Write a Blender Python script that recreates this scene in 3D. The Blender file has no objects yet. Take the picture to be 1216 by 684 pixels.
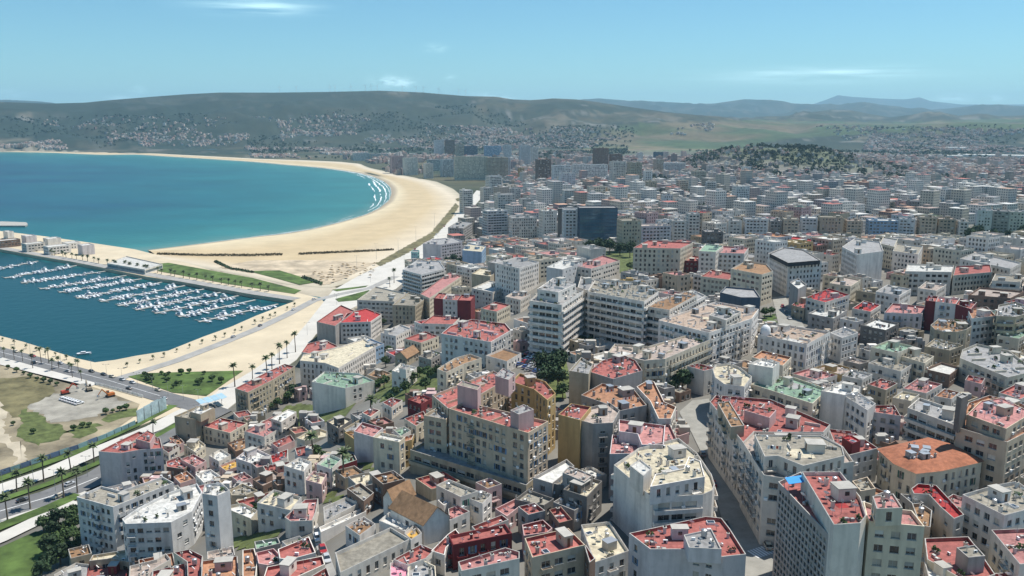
import bpy, bmesh, math, random
import numpy as np
from mathutils import Vector, Matrix
R = random.Random(7)
sc = bpy.context.scene
# ------------------------------------------------------------------ camera
H = 150.0; F = 1020.0
SP, CP = 202/math.hypot(202, F), F/math.hypot(202, F)
cam = bpy.data.cameras.new('camera'); co = bpy.data.objects.new('camera', cam)
sc.collection.objects.link(co); sc.camera = co
co.location = (0, 0, H); co.rotation_euler = (math.pi/2 - math.atan2(202, F), 0, 0)
cam.sensor_width = 36; cam.lens = 36*F/1216; cam.clip_start = 1; cam.clip_end = 120000
# ------------------------------------------------------------------ light
SUN_AZ, SUN_EL = math.radians(63), math.radians(64)
sd = Vector((math.cos(SUN_EL)*math.sin(SUN_AZ), math.cos(SUN_EL)*math.cos(SUN_AZ), math.sin(SUN_EL)))
sl = bpy.data.lights.new('sun', 'SUN'); sl.energy = 5.0; sl.angle = math.radians(0.53); sl.color = (1, .955, .88)
so = bpy.data.objects.new('sun', sl); sc.collection.objects.link(so); so.location = (300, 200, 600)
so.rotation_euler = (-sd).to_track_quat('-Z', 'Y').to_euler()
w = bpy.data.worlds.new('World'); sc.world = w; w.use_nodes = True
nt = w.node_tree; N = nt.nodes; LK = nt.links
bg = N['Background']; bg.inputs[1].default_value = 0.095
sky = N.new('ShaderNodeTexSky'); sky.sky_type = 'NISHITA'; sky.sun_disc = False
sky.sun_elevation = SUN_EL; sky.sun_rotation = SUN_AZ; sky.altitude = 100
sky.air_density = 1.0; sky.dust_density = 0.0; sky.ozone_density = 4.0
sc.view_settings.view_transform = 'Standard'; sc.view_settings.look = 'None'
sc.view_settings.exposure = 0.27; sc.view_settings.gamma = 1
cy = sc.cycles
cy.use_denoising = True; cy.max_bounces = 5; cy.diffuse_bounces = 3; cy.glossy_bounces = 2
cy.transmission_bounces = 2; cy.volume_bounces = 2; cy.transparent_max_bounces = 8
cy.caustics_reflective = False; cy.caustics_refractive = False
HAZE = 4.4e-5
# ------------------------------------------------------------------ projection helpers (site survey from the photograph)
def ray(px, py):
    u = (px-608)/F; v = (342-py)/F
    return (u, CP+v*SP, -SP+v*CP)
def atz(px, py, z):
    d = ray(px, py); t = (z-H)/d[2]
    return (d[0]*t, d[1]*t)
def proj(x, y, z):
    f = y*CP-(z-H)*SP; u = y*SP+(z-H)*CP
    return 608+F*x/f, 342-F*u/f
def atD(px, py, D):
    d = ray(px, py); t = D/math.hypot(d[0], d[1])
    return (d[0]*t, d[1]*t, H+d[2]*t)
# clouds: low puffs and thin streaks in the sky dome
def mnode(op, a, b=None, c=None):
    n = N.new('ShaderNodeMath'); n.operation = op
    for i, s in enumerate((a, b, c)):
        if s is None: continue
        if isinstance(s, (int, float)): n.inputs[i].default_value = s
        else: LK.new(s, n.inputs[i])
    return n.outputs[0]
geo = N.new('ShaderNodeTexCoord'); sep = N.new('ShaderNodeSeparateXYZ'); LK.new(geo.outputs['Generated'], sep.inputs[0])
azn = mnode('ARCTAN2', sep.outputs[0], sep.outputs[1]); eln = mnode('ARCSINE', sep.outputs[2])
cmb = N.new('ShaderNodeCombineXYZ'); LK.new(azn, cmb.inputs[0]); LK.new(mnode('MULTIPLY', eln, 2.5), cmb.inputs[1])
noi = N.new('ShaderNodeTexNoise'); noi.inputs['Scale'].default_value = 70; noi.inputs['Detail'].default_value = 6; LK.new(cmb.outputs[0], noi.inputs['Vector'])
cmb2 = N.new('ShaderNodeCombineXYZ'); LK.new(mnode('MULTIPLY', azn, .35), cmb2.inputs[0]); LK.new(mnode('MULTIPLY', eln, 5.0), cmb2.inputs[1])
noi2 = N.new('ShaderNodeTexNoise'); noi2.inputs['Scale'].default_value = 26; noi2.inputs['Detail'].default_value = 6; LK.new(cmb2.outputs[0], noi2.inputs['Vector'])
tot = None
for px, py, wx, wy, s, kind in [(462, 97, 16, 5.5, 1.3, 0), (482, 98, 11, 4, .9, 0), (575, 115, 18, 4, 1.2, 0), (600, 117, 14, 3, .8, 0), (533, 92, 6, 3, .5, 0), (517, 57, 12, 4, .35, 0),
                          (1133, 117, 14, 4, 1.1, 0), (1180, 117, 8, 3, .8, 0), (1094, 122, 7, 3, .7, 0), (163, 107, 7, 4, .5, 0), (12, 112, 14, 4, .5, 0), (150, 117, 20, 3, .6, 0),
                          (960, 90, 95, 7, .75, 1), (1010, 84, 60, 4, .6, 1), (298, 6, 50, 8, .75, 1), (330, 12, 30, 5, .5, 1), (-260, 60, 70, 9, .5, 1), (1500, 40, 90, 9, .6, 1)]:
    d = Vector(ray(px, py)).normalized(); a0 = math.atan2(d.x, d.y); e0 = math.asin(d.z)
    q = mnode('ADD', mnode('POWER', mnode('ABSOLUTE', mnode('MULTIPLY', mnode('SUBTRACT', azn, a0), F/wx)), 2.0), mnode('POWER', mnode('ABSOLUTE', mnode('MULTIPLY', mnode('SUBTRACT', eln, e0), F/wy)), 2.0))
    g = mnode('MULTIPLY', mnode('EXPONENT', mnode('MULTIPLY', q, -1.0)), s)
    nn = (noi2 if kind else noi).outputs['Fac']
    g = mnode('MULTIPLY', g, mnode('MAXIMUM', mnode('MULTIPLY', mnode('SUBTRACT', nn, .36), 3.2), 0.0))
    tot = g if tot is None else mnode('ADD', tot, g)
mx = N.new('ShaderNodeMix'); mx.data_type = 'RGBA'
cl = N.new('ShaderNodeClamp'); LK.new(tot, cl.inputs[0]); cl.inputs['Max'].default_value = .85
LK.new(cl.outputs[0], mx.inputs[0]); LK.new(sky.outputs[0], mx.inputs[6]); mx.inputs[7].default_value = (15, 14.2, 13.8, 1)
wbn = N.new('ShaderNodeMix'); wbn.data_type = 'RGBA'; wbn.blend_type = 'MULTIPLY'; wbn.inputs[0].default_value = 1; wbn.inputs[7].default_value = (.64, .96, 1.01, 1)
LK.new(mx.outputs[2], wbn.inputs[6]); LK.new(wbn.outputs[2], bg.inputs[0])
# ------------------------------------------------------------------ materials
MATS = {}
def mat(key, col, rough=.85, var=.12, scale=.35, rnd=.10, attr=None, bump=0, spec=.3, grime=0, metal=0, island=0, val=None):
    if key in MATS: return MATS[key]
    m = bpy.data.materials.new(key); m.use_nodes = True; t = m.node_tree; n = t.nodes; l = t.links
    p = n['Principled BSDF']; p.inputs['Roughness'].default_value = rough; p.inputs['Specular IOR Level'].default_value = spec; p.inputs['Metallic'].default_value = metal
    tc = n.new('ShaderNodeNewGeometry')
    if attr:
        a = n.new('ShaderNodeVertexColor'); a.layer_name = attr; src = a.outputs[0]
    else:
        r = n.new('ShaderNodeRGB'); r.outputs[0].default_value = (*col, 1); src = r.outputs[0]
    tex = n.new('ShaderNodeTexNoise'); tex.inputs['Scale'].default_value = scale; tex.inputs['Detail'].default_value = 7; tex.inputs['Roughness'].default_value = .65
    l.new(tc.outputs['Position'], tex.inputs['Vector'])
    mr = n.new('ShaderNodeMapRange'); mr.inputs[1].default_value = .25; mr.inputs[2].default_value = .75; mr.inputs[3].default_value = 1-var*1.6; mr.inputs[4].default_value = 1+var
    l.new(tex.outputs['Fac'], mr.inputs[0]); fac = mr.outputs[0]
    def mul(a, b):
        q = n.new('ShaderNodeMath'); q.operation = 'MULTIPLY'; l.new(a, q.inputs[0]); l.new(b, q.inputs[1]); return q.outputs[0]
    if grime:
        mp = n.new('ShaderNodeMapping'); mp.inputs['Scale'].default_value = (.5, .5, .06); l.new(tc.outputs['Position'], mp.inputs[0])
        t2 = n.new('ShaderNodeTexNoise'); t2.inputs['Scale'].default_value = 1.0; t2.inputs['Detail'].default_value = 6; l.new(mp.outputs[0], t2.inputs['Vector'])
        m2 = n.new('ShaderNodeMapRange'); m2.inputs[1].default_value = .46; m2.inputs[2].default_value = .80; m2.inputs[3].default_value = 1; m2.inputs[4].default_value = 1-grime
        l.new(t2.outputs['Fac'], m2.inputs[0]); fac = mul(fac, m2.outputs[0])
        t3 = n.new('ShaderNodeTexNoise'); t3.inputs['Scale'].default_value = .16; t3.inputs['Detail'].default_value = 9; t3.inputs['Roughness'].default_value = .72; l.new(tc.outputs['Position'], t3.inputs['Vector'])
        m5 = n.new('ShaderNodeMapRange'); m5.inputs[1].default_value = .50; m5.inputs[2].default_value = .60; m5.inputs[3].default_value = 1; m5.inputs[4].default_value = 1-grime*.6
        l.new(t3.outputs['Fac'], m5.inputs[0]); fac = mul(fac, m5.outputs[0])
    if rnd:
        oi = n.new('ShaderNodeObjectInfo'); m3 = n.new('ShaderNodeMapRange'); m3.inputs[3].default_value = 1-rnd; m3.inputs[4].default_value = 1+rnd
        l.new(oi.outputs['Random'], m3.inputs[0]); fac = mul(fac, m3.outputs[0])
    if island:
        m4 = n.new('ShaderNodeMapRange'); m4.inputs[3].default_value = 1-island; m4.inputs[4].default_value = 1+island
        l.new(tc.outputs['Random Per Island'], m4.inputs[0]); fac = mul(fac, m4.outputs[0])
    vm = n.new('ShaderNodeVectorMath'); vm.operation = 'SCALE'; l.new(src, vm.inputs[0]); l.new(fac, vm.inputs['Scale'])
    l.new(vm.outputs[0], p.inputs['Base Color'])
    if bump:
        b = n.new('ShaderNodeBump'); b.inputs['Strength'].default_value = bump; l.new(tex.outputs['Fac'], b.inputs['Height']); l.new(b.outputs[0], p.inputs['Normal'])
    MATS[key] = m; return m
WALL = {'wht': (.82, .765, .695), 'blw': (.68, .67, .645), 'crm': (.70, .62, .48), 'bge': (.57, .46, .34), 'tan': (.52, .37, .17), 'gry': (.39, .365, .34), 'lgy': (.73, .67, .585),
        'mar': (.20, .035, .04), 'brn': (.24, .16, .12), 'blu': (.33, .46, .60), 'pnk': (.58, .40, .38), 'lil': (.65, .59, .58), 'stn': (.46, .39, .28), 'nvy': (.08, .12, .17),
        'dgy': (.20, .185, .17), 'blk': (.05, .05, .055), 'tea': (.30, .52, .50)}
ROOF = {'red': (.37, .125, .108), 'pnk': (.46, .22, .205), 'ora': (.42, .22, .13), 'til': (.40, .155, .085), 'cem': (.30, .275, .225), 'wht': (.62, .61, .57), 'crm': (.56, .50, .37), 'grn': (.22, .33, .24),
        'brn': (.30, .18, .10), 'gry': (.31, .305, .30), 'cri': (.42, .05, .05), 'dpk': (.80, .33, .42), 'och': (.55, .33, .08), 'mix': (.40, .33, .285), 'tan': (.44, .34, .265)}
WNAME = {'wht': 'white', 'blw': 'pale bluish', 'crm': 'cream', 'bge': 'beige', 'tan': 'ochre', 'gry': 'grey', 'lgy': 'off-white', 'mar': 'maroon', 'brn': 'brown', 'blu': 'light blue', 'pnk': 'pinkish', 'lil': 'lilac', 'stn': 'sandstone', 'nvy': 'navy blue', 'dgy': 'dark grey', 'blk': 'black', 'tea': 'teal'}
RNAME = {'red': 'red', 'pnk': 'faded pink', 'ora': 'orange', 'til': 'terracotta', 'cem': 'bare cement', 'wht': 'white', 'crm': 'cream', 'grn': 'green', 'brn': 'brown', 'gry': 'grey', 'cri': 'crimson', 'dpk': 'bright pink', 'och': 'ochre', 'mix': 'rusty mottled', 'tan': 'tan'}
def wm(k): return mat('wall_'+k, WALL[k], .9, .16, .16, .07, grime=.34)
def rm(k): return mat('roof_'+k, ROOF[k], .9, .26, .9, .12, bump=.1, grime=.30)
M_cap = mat('weathered_cap', (.40, .38, .35), .9, .3, .5)
M_glass = mat('window_glass', (.030, .036, .044), .06, .3, .3, .5, spec=1.0)
M_bglass = mat('blue_glass', (.08, .17, .25), .08, .3, .08, .2, spec=1.0, metal=.35)
M_curt = mat('curtain', (.42, .38, .32), .8, .2, rnd=.5)
M_green = mat('green_shutter', (.07, .16, .12), .7, .2, rnd=.4)
M_bshut = mat('blue_shutter', (.10, .18, .30), .7, .2, rnd=.4)
M_frame = mat('window_frame', (.42, .41, .39), .6, .1)
M_shut = mat('roller_shutter', (.46, .46, .43), .7, .2, rnd=.4)
M_wood = mat('brown_wood', (.16, .09, .05), .7, .2)
M_conc = mat('concrete', (.42, .40, .36), .9, .15)
M_dark = mat('dark_opening', (.03, .03, .03), .8, .2)
M_white = mat('white_paint', (.78, .78, .77), .55, .06)
M_steel = mat('galvanised_steel', (.45, .46, .47), .4, .1, metal=.6)
M_black = mat('black_rubber', (.02, .02, .02), .8, .2)
M_leaf = mat('leaf', (.055, .095, .03), .75, .3, .6, .25, island=.45)
M_leaf2 = mat('leaf_dark', (.036, .064, .028), .8, .3, .6, .25, island=.45)
M_leaf3 = mat('far_leaf', (.052, .072, .042), .85, .3, .6, .25, island=.3)
M_palm = mat('palm_frond', (.085, .115, .05), .7, .25, .6, .2, island=.35)
M_bark = mat('bark', (.16, .12, .09), .9, .25, 2)
M_navy = mat('navy_canvas', (.03, .05, .12), .8, .1)
M_redp = mat('red_paint', (.45, .05, .03), .45, .12)
# ------------------------------------------------------------------ objects
C = sc.collection
def tag(o, label=None, cat=None, group=None, kind=None):
    if label: o['label'] = label
    if cat: o['category'] = cat
    if group: o['group'] = group
    if kind: o['kind'] = kind
    return o
def empty(name, loc, rz=0):
    o = bpy.data.objects.new(name, None); C.objects.link(o); o.location = loc; o.rotation_euler = (0, 0, rz); o.empty_display_size = .5
    return o
def link(name, me, parent=None, loc=None, rz=0, s=None):
    o = bpy.data.objects.new(name, me); C.objects.link(o)
    if parent is not None: o.parent = parent
    if loc is not None: o.location = loc
    if rz: o.rotation_euler = (0, 0, rz)
    if s is not None: o.scale = s if isinstance(s, tuple) else (s, s, s)
    return o
class MB:
    def __init__(s): s.v = []; s.f = []; s.m = []; s.mats = []
    def mi(s, m):
        if m not in s.mats: s.mats.append(m)
        return s.mats.index(m)
    def poly(s, pts, m=None):
        b = len(s.v); s.v += [tuple(p) for p in pts]; s.f.append(tuple(range(b, b+len(pts)))); s.m.append(s.mi(m))
    def box(s, x0, x1, y0, y1, z0, z1, m=None, tx=0, ty=0):
        b = len(s.v)
        s.v += [(x0, y0, z0), (x1, y0, z0), (x1, y1, z0), (x0, y1, z0), (x0+tx, y0+ty, z1), (x1-tx, y0+ty, z1), (x1-tx, y1-ty, z1), (x0+tx, y1-ty, z1)]
        for f in ((3, 2, 1, 0), (4, 5, 6, 7), (0, 1, 5, 4), (1, 2, 6, 5), (2, 3, 7, 6), (3, 0, 4, 7)):
            s.f.append(tuple(b+i for i in f)); s.m.append(s.mi(m))
    def ring(s, rings, m=None, cap=True, close=True):
        n = len(rings[0]); b = len(s.v); k = s.mi(m)
        for r in rings: s.v += [tuple(p) for p in r]
        for i in range(len(rings)-1):
            for j in range(n if close else n-1):
                q = (j+1) % n
                s.f.append((b+i*n+j, b+i*n+q, b+(i+1)*n+q, b+(i+1)*n+j)); s.m.append(k)
        if cap:
            s.f.append(tuple(b+j for j in range(n-1, -1, -1))); s.m.append(k)
            e = b+(len(rings)-1)*n; s.f.append(tuple(e+j for j in range(n))); s.m.append(k)
    def tube(s, p, q, r0, r1, m=None, n=8):
        p = Vector(p); q = Vector(q); d = (q-p).normalized(); a = d.orthogonal().normalized(); b = d.cross(a)
        s.ring([[c+(a*math.cos(2*math.pi*i/n)+b*math.sin(2*math.pi*i/n))*r for i in range(n)] for c, r in ((p, r0), (q, r1))], m)
    def mesh(s, name):
        me = bpy.data.meshes.new(name); me.from_pydata(s.v, [], s.f)
        for m in s.mats: me.materials.append(m)
        if len(s.mats) > 1: me.polygons.foreach_set('material_index', s.m)
        me.update(); return me
# ------------------------------------------------------------------ terrain height
def hsh(ix, iy, seed):
    n = (ix.astype(np.int64)*374761393+iy.astype(np.int64)*668265263+seed*1442695041) & 0x7fffffff
    n = ((n ^ (n >> 13))*1274126177) & 0x7fffffff
    return ((n ^ (n >> 16)) & 0xffff)/65535.0
def vnoise(x, y, s=0):
    ix = np.floor(x); iy = np.floor(y); fx = x-ix; fy = y-iy; fx = fx*fx*(3-2*fx); fy = fy*fy*(3-2*fy)
    ix = ix.astype(np.int64); iy = iy.astype(np.int64)
    a = hsh(ix, iy, s); b = hsh(ix+1, iy, s); c = hsh(ix, iy+1, s); d = hsh(ix+1, iy+1, s)
    return (a*(1-fx)+b*fx)*(1-fy)+(c*(1-fx)+d*fx)*fy
def fbm(x, y, s=0, o=4):
    t = 0; a = .5; k = 0
    for i in range(o): t = t+a*vnoise(x, y, s+i*17); k += a; x = x*2.03+11.3; y = y*2.03+5.7; a *= .5
    return t/k
def sst(a, b, x): t = np.clip((x-a)/(b-a), 0, 1); return t*t*(3-2*t)
AVY = np.array([0, 305, 404, 517, 663, 975, 1615, 2200, 9000]); AVX = np.array([-235, -195, -170, -141, -135, -103, -52, -40, -40])
def crest(pts, Dc):
    a = []; z = []
    for px, py in pts:
        X, Y, Z = atD(px, py, Dc); a.append(math.atan2(X, Y)); z.append(Z)
    return np.array(a), np.array(z)
LAY = [
 (crest([(-500, 118), (-200, 121), (0, 121), (60, 123), (100, 122), (130, 119), (180, 115), (220, 112), (260, 110), (330, 110), (400, 109), (450, 108), (500, 110), (550, 114), (590, 115), (608, 118), (630, 119), (658, 117), (683, 118), (708, 121), (740, 126), (790, 133), (860, 140), (930, 146), (1300, 150)], 6300), 3900, 6300),
 (crest([(-900, 150), (700, 150), (860, 146), (920, 140), (945, 136), (987, 130), (1012, 131), (1037, 136), (1062, 140), (1087, 139), (1105, 136), (1120, 137), (1137, 140), (1162, 139), (1216, 137), (1500, 134)], 9000), 6800, 9000),
 (crest([(-900, 122), (-100, 121), (20, 119), (60, 122), (90, 128), (300, 135), (640, 128), (690, 119), (715, 117.5), (745, 120), (808, 123), (825, 124), (848, 123), (870, 120), (883, 118), (912, 119), (930, 120), (945, 124), (975, 125.5), (995, 126), (1012, 124), (1030, 122), (1042, 125), (1067, 129), (1092, 132), (1125, 129), (1162, 125.5), (1187, 124), (1216, 127), (1500, 122)], 16000), 11500, 16000),
 (crest([(-900, 140), (900, 130), (965, 124), (985, 117), (995, 113), (1012, 115), (1045, 117), (1075, 118), (1092, 115.5), (1105, 120), (1140, 124), (1500, 124)], 27000), 21000, 27000)]
def T0(x, y):
    x = np.asarray(x, float); y = np.asarray(y, float)
    D = np.hypot(x, y); az = np.arctan2(x, np.maximum(y, 1e-3))
    s = x-np.interp(y, AVY, AVX)
    zc = np.interp(y, [0, 420, 620, 850, 1300, 1900, 2600], [44, 44, 38, 30, 22, 16, 12])+np.clip(x*.03, 0, 8)*(1-sst(500, 1200, y))
    z = 2.6+(zc-2.6)*sst(35, 190, s)
    z = z+3*(fbm(x/260, y/260, 3, 3)-.5)*2*sst(120, 400, s)*sst(500, 900, y)
    z = z+110*sst(3400, 8200, D)*sst(-.35, -.05, az-0)*1.0
    z = z+48*np.exp(-np.abs((x-650)/200)**3-((y-2150)/230)**2)+16*np.exp(-((x-540)/150)**2-((y-2080)/300)**2)+24*np.exp(-((x-830)/160)**2-((y-2250)/240)**2)
    cx = math.tan(.475)*4700
    z = z+62*np.exp(-((x-cx)/520)**2-((y-4600)/480)**2)
    for i, ((ca, cz), D0, Dc) in enumerate(LAY):
        c = np.interp(az, ca, cz)
        sh = sst(D0, Dc, D); sh = np.where(D > Dc, 1-.6*sst(Dc, Dc*1.35, D), sh)
        k = (Dc/6300)
        n = fbm(x/(700*k), y/(700*k), 31+i, 5)
        hz = np.where(D < Dc, (c-z)*sh*(1-.75*(1-sh)*(n)*1.25), (c-z)*sh)
        z = z+np.maximum(hz, 0)*(sh > 0)
        if i < 3:
            rg = 1-np.abs(2*fbm(x/(520*k), y/(520*k), 47+i, 4)-1); z = z+(rg-.72)*150*k*np.clip(sh*(1-sh)*4, 0, 1)*(D < Dc)*np.clip((c-20)/160, 0, 1)
    return z
# ------------------------------------------------------------------ coast outlines
def zs(pts, z): return [atz(a, b, z) for a, b in pts]
BEACH_PX = [(-260, 181), (-60, 181), (15, 180.5), (62, 181.5), (120, 184), (162, 183.5), (200, 186), (250, 189), (304, 192.5), (341, 196), (379, 199), (404, 202), (424, 205), (444, 210), (457, 216), (464, 223), (465, 230), (462, 238), (451, 247), (434, 255), (404, 264), (366, 273), (335, 278), (304, 281), (250, 288), (225, 291), (175, 297)]
WL = zs(BEACH_PX, 0)
MOLE_OUT = zs([(160, 298), (130, 293.5), (110, 290.5), (50, 282), (0, 276)], 1)
e0, e1 = Vector(MOLE_OUT[3]), Vector(MOLE_OUT[4]); MOLE_OUT.append(tuple(e1+(e1-e0)*9))
MOLE_IN = zs([(351, 360), (304, 353), (275, 348), (250, 343), (225, 338.5), (175, 331), (150, 326), (120, 320), (82, 312.5), (50, 307), (0, 298)], 1)
e0, e1 = Vector(MOLE_IN[-2]), Vector(MOLE_IN[-1]); MOLE_IN.append(tuple(e1+(e1-e0)*9))
QUAY = zs([(0, 402), (27, 409), (62, 420), (91, 429), (113, 434), (137, 431), (162, 426), (200, 420), (242, 403), (275, 391), (304, 378), (335, 366)], 1)
e0, e1 = Vector(QUAY[1]), Vector(QUAY[0]); QUAY.insert(0, tuple(e1+(e1-e0)*14))
WL_far = (WL[0][0]-3000, WL[0][1])
SEA = [(-14000, WL_far[1]), WL_far]+WL+MOLE_OUT+[(-14000, MOLE_OUT[-1][1])]
BASIN = QUAY+MOLE_IN+[(-4000, MOLE_IN[-1][1]), (-4000, QUAY[0][1])]
def inpoly(px, py, P):
    px = np.asarray(px, float); py = np.asarray(py, float); r = np.zeros(px.shape, bool); n = len(P)
    for i in range(n):
        x0, y0 = P[i]; x1, y1 = P[(i+1) % n]
        if y0 == y1: continue
        c = ((y0 > py) != (y1 > py)) & (px < (x1-x0)*(py-y0)/(y1-y0)+x0)
        r ^= c
    return r
def dpoly(px, py, P, closed=True):
    d = np.full(np.shape(px), 1e9); n = len(P)
    for i in range(n if closed else n-1):
        x0, y0 = P[i]; x1, y1 = P[(i+1) % n]; dx, dy = x1-x0, y1-y0
        t = np.clip(((px-x0)*dx+(py-y0)*dy)/max(dx*dx+dy*dy, 1e-9), 0, 1)
        d = np.minimum(d, np.hypot(px-x0-t*dx, py-y0-t*dy))
    return d
def landd(x, y):
    a = dpoly(x, y, SEA); a = np.where(inpoly(x, y, SEA), -a, a)
    b = dpoly(x, y, BASIN); b = np.where(inpoly(x, y, BASIN), -b, b)
    return np.minimum(a, b)
def T(x, y): return T0(x, y)
def Ts(x, y): return float(T0(np.array([x]), np.array([y]))[0])
TT = np.concatenate([np.linspace(80, 1500, 700), np.geomspace(1505, 9000, 500)])
def ground(px, py, h=0.0):
    d = ray(px, py); x = d[0]*TT; y = d[1]*TT; f = H+d[2]*TT-T0(x, y)-h
    i = np.argmax(f < 0)
    if f[i] >= 0: i = len(TT)-1
    t0, t1, f0, f1 = TT[i-1], TT[i], f[i-1], f[i]
    t = t0+(t1-t0)*f0/(f0-f1+1e-12)
    return (d[0]*t, d[1]*t, H+d[2]*t-h)
# the one ground sheet, finer near, coarser far
NA, NR = 520, 440
az = np.linspace(math.radians(-52), math.radians(50), NA); rr = np.geomspace(60, 34000, NR)
AZ, RR = np.meshgrid(az, rr); GX = RR*np.sin(AZ); GY = RR*np.cos(AZ)
GZ = T0(GX, GY); LD = landd(GX, GY); GZ = np.where(LD < 45, np.minimum(GZ, -6+8.4*np.clip(LD/45, 0, 1)), GZ)
BKP = [atz(a, b, 3) for a, b in [(-260, 179), (120, 181), (250, 186), (304, 189), (354, 190.5), (400, 192.5), (424, 195), (434, 200), (454, 206), (479, 211), (504, 216), (521, 224), (534, 234), (540, 244), (530, 258), (514, 277), (479, 296), (449, 312), (424, 324), (380, 335), (330, 331), (260, 317), (186, 304)]]
GZ = np.where(inpoly(GX, GY, WL+BKP[::-1]), np.minimum(GZ, -3), GZ)
def gridmesh(name, X, Y, Z, col=None):
    nr, na = X.shape; v = np.stack([X, Y, Z], -1).reshape(-1, 3)
    i = np.arange(nr*na).reshape(nr, na)
    q = np.stack([i[:-1, :-1], i[:-1, 1:], i[1:, 1:], i[1:, :-1]], -1).reshape(-1, 4)[:, ::-1]
    me = bpy.data.meshes.new(name); me.vertices.add(len(v)); me.vertices.foreach_set('co', v.ravel())
    me.loops.add(q.size); me.loops.foreach_set('vertex_index', q.ravel()); me.polygons.add(len(q))
    me.polygons.foreach_set('loop_start', np.arange(0, q.size, 4)); me.polygons.foreach_set('loop_total', np.full(len(q), 4))
    me.polygons.foreach_set('use_smooth', np.ones(len(q), bool))
    me.update(calc_edges=True)
    if col is not None:
        ca = me.color_attributes.new('Col', 'FLOAT_COLOR', 'POINT'); ca.data.foreach_set('color', np.concatenate([col.reshape(-1, 3), np.ones((len(v), 1))], 1).ravel())
    return me
def mixc(c, rgb, w): w = np.clip(w, 0, 1)[..., None]; return c*(1-w)+np.array(rgb)*w
n1 = fbm(GX/420, GY/420, 5, 5); n2 = fbm(GX/160, GY/160, 9, 4); n3 = fbm(GX/1300, GY/900, 15, 4)
PX, PY = proj(GX, GY, GZ)
col = np.zeros(GX.shape+(3,))+np.array((.070, .073, .042))
col = mixc(col, (.12, .10, .058), (n2-.49)*5)
col = mixc(col, (.030, .045, .026), (n1-.47)*7)
n4 = fbm(GX/90, GY/90, 201, 4); n5 = fbm(GX/240, GY/240, 205, 4)
col = mixc(col, (.20, .17, .12), sst(.60, .68, n5)*sst(3000, 4200, RR)); col = mixc(col, (.022, .034, .020), sst(.54, .62, n4)*sst(3000, 4200, RR)*.8); col = mixc(col, (.30, .28, .25), sst(.66, .72, n4)*sst(.45, .55, n5)*sst(3000, 4000, RR)*.8)
hillw = sst(4000, 4700, RR)*(1-sst(.0, .12, AZ))
forest = ((PX > 40) & (PX < 560)) * sst(.40, .52, n3+.10*np.cos((PX-260)/150))
col = mixc(col, (.022, .036, .022), hillw*forest*.75)
fieldw = inpoly(PX, PY, [(690, 186), (700, 160), (760, 146), (900, 142), (1040, 146), (1216, 140), (1400, 140), (1400, 152), (1100, 154), (1000, 160), (930, 165), (870, 178), (800, 190)])*1.0
fc = mixc(np.zeros(GX.shape+(3,))+np.array((.085, .125, .045)), (.21, .165, .095), (fbm(GX/500, GY/180, 77, 3)-.5)*6)
col = np.where(fieldw[..., None] > 0, fc*(.75+.5*n2[..., None]), col)
cityw = (1-sst(3300, 4000, RR))*sst(0, 30, GX-np.interp(GY, AVY, AVX))
col = mixc(col, (.19, .18, .16), cityw*.95)
col = mixc(col, (.045, .065, .03), cityw*sst(700, 1400, RR)*(n1-.5)*4)
charf = np.exp(-((GX-690)/230)**2-((GY-2130)/230)**2)
col = mixc(col, (.085, .105, .05), sst(.25, .7, charf)*.8)
col = mixc(col, (.48, .42, .32), (LD < 60)*(LD > -60)*1.0*(cityw < .5))
far_tone = (sst(3300, 4300, RR)*.42+sst(8500, 11000, RR)*.30)[..., None]; col = col*(1-far_tone)+np.array((.012, .022, .020))*far_tone   # far ground darkened with distance, tuned for its tone behind the haze
me = gridmesh('ground', GX, GY, GZ, col)
mg = mat('ground_soil', (0, 0, 0), .95, .28, .02, 0, attr='Col'); me.materials.append(mg)
tag(link('ground', me), kind='structure')
# water
SX, SY = GX[::2, ::2], GY[::2, ::2]
dB = dpoly(SX, SY, WL, False); inb = inpoly(SX, SY, BASIN)
nz = fbm(SX/330, SY/150, 41, 4)
wc = np.zeros(SX.shape+(3,))+np.array((.003, .036, .115))
wc = mixc(wc, (.007, .105, .150), sst(1500, 300, dB*1.0+1100*(nz-.5)))
wc = mixc(wc, (.020, .185, .200), sst(760, 60, dB+420*(nz-.5)))
wc = mixc(wc, (.05, .25, .235), sst(210, 20, dB+120*(nz-.5))*.8); wc = mixc(wc, (.17, .31, .26), sst(40, 2, dB)*.8); wc = wc*(.46+.40*fbm(SX/95, SY/42, 311, 4))[..., None]
wc = np.where(inb[..., None], np.array((.005, .054, .070)), wc)
me = gridmesh('sea', SX, SY, np.zeros(SX.shape), wc)
ms = bpy.data.materials.new('sea_water'); ms.use_nodes = True; t = ms.node_tree; p = t.nodes['Principled BSDF']
a = t.nodes.new('ShaderNodeVertexColor'); a.layer_name = 'Col'; t.links.new(a.outputs[0], p.inputs['Base Color'])
p.inputs['Roughness'].default_value = .28; p.inputs['IOR'].default_value = 1.33; p.inputs['Specular IOR Level'].default_value = .1
gp = t.nodes.new('ShaderNodeNewGeometry'); tx = t.nodes.new('ShaderNodeTexNoise'); tx.inputs['Scale'].default_value = .11; tx.inputs['Detail'].default_value = 5
t.links.new(gp.outputs['Position'], tx.inputs['Vector']); b = t.nodes.new('ShaderNodeBump'); b.inputs['Strength'].default_value = .3; b.inputs['Distance'].default_value = 1.2
t.links.new(tx.outputs['Fac'], b.inputs['Height']); t.links.new(b.outputs[0], p.inputs['Normal'])
me.materials.append(ms); tag(link('sea', me), kind='structure')
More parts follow.
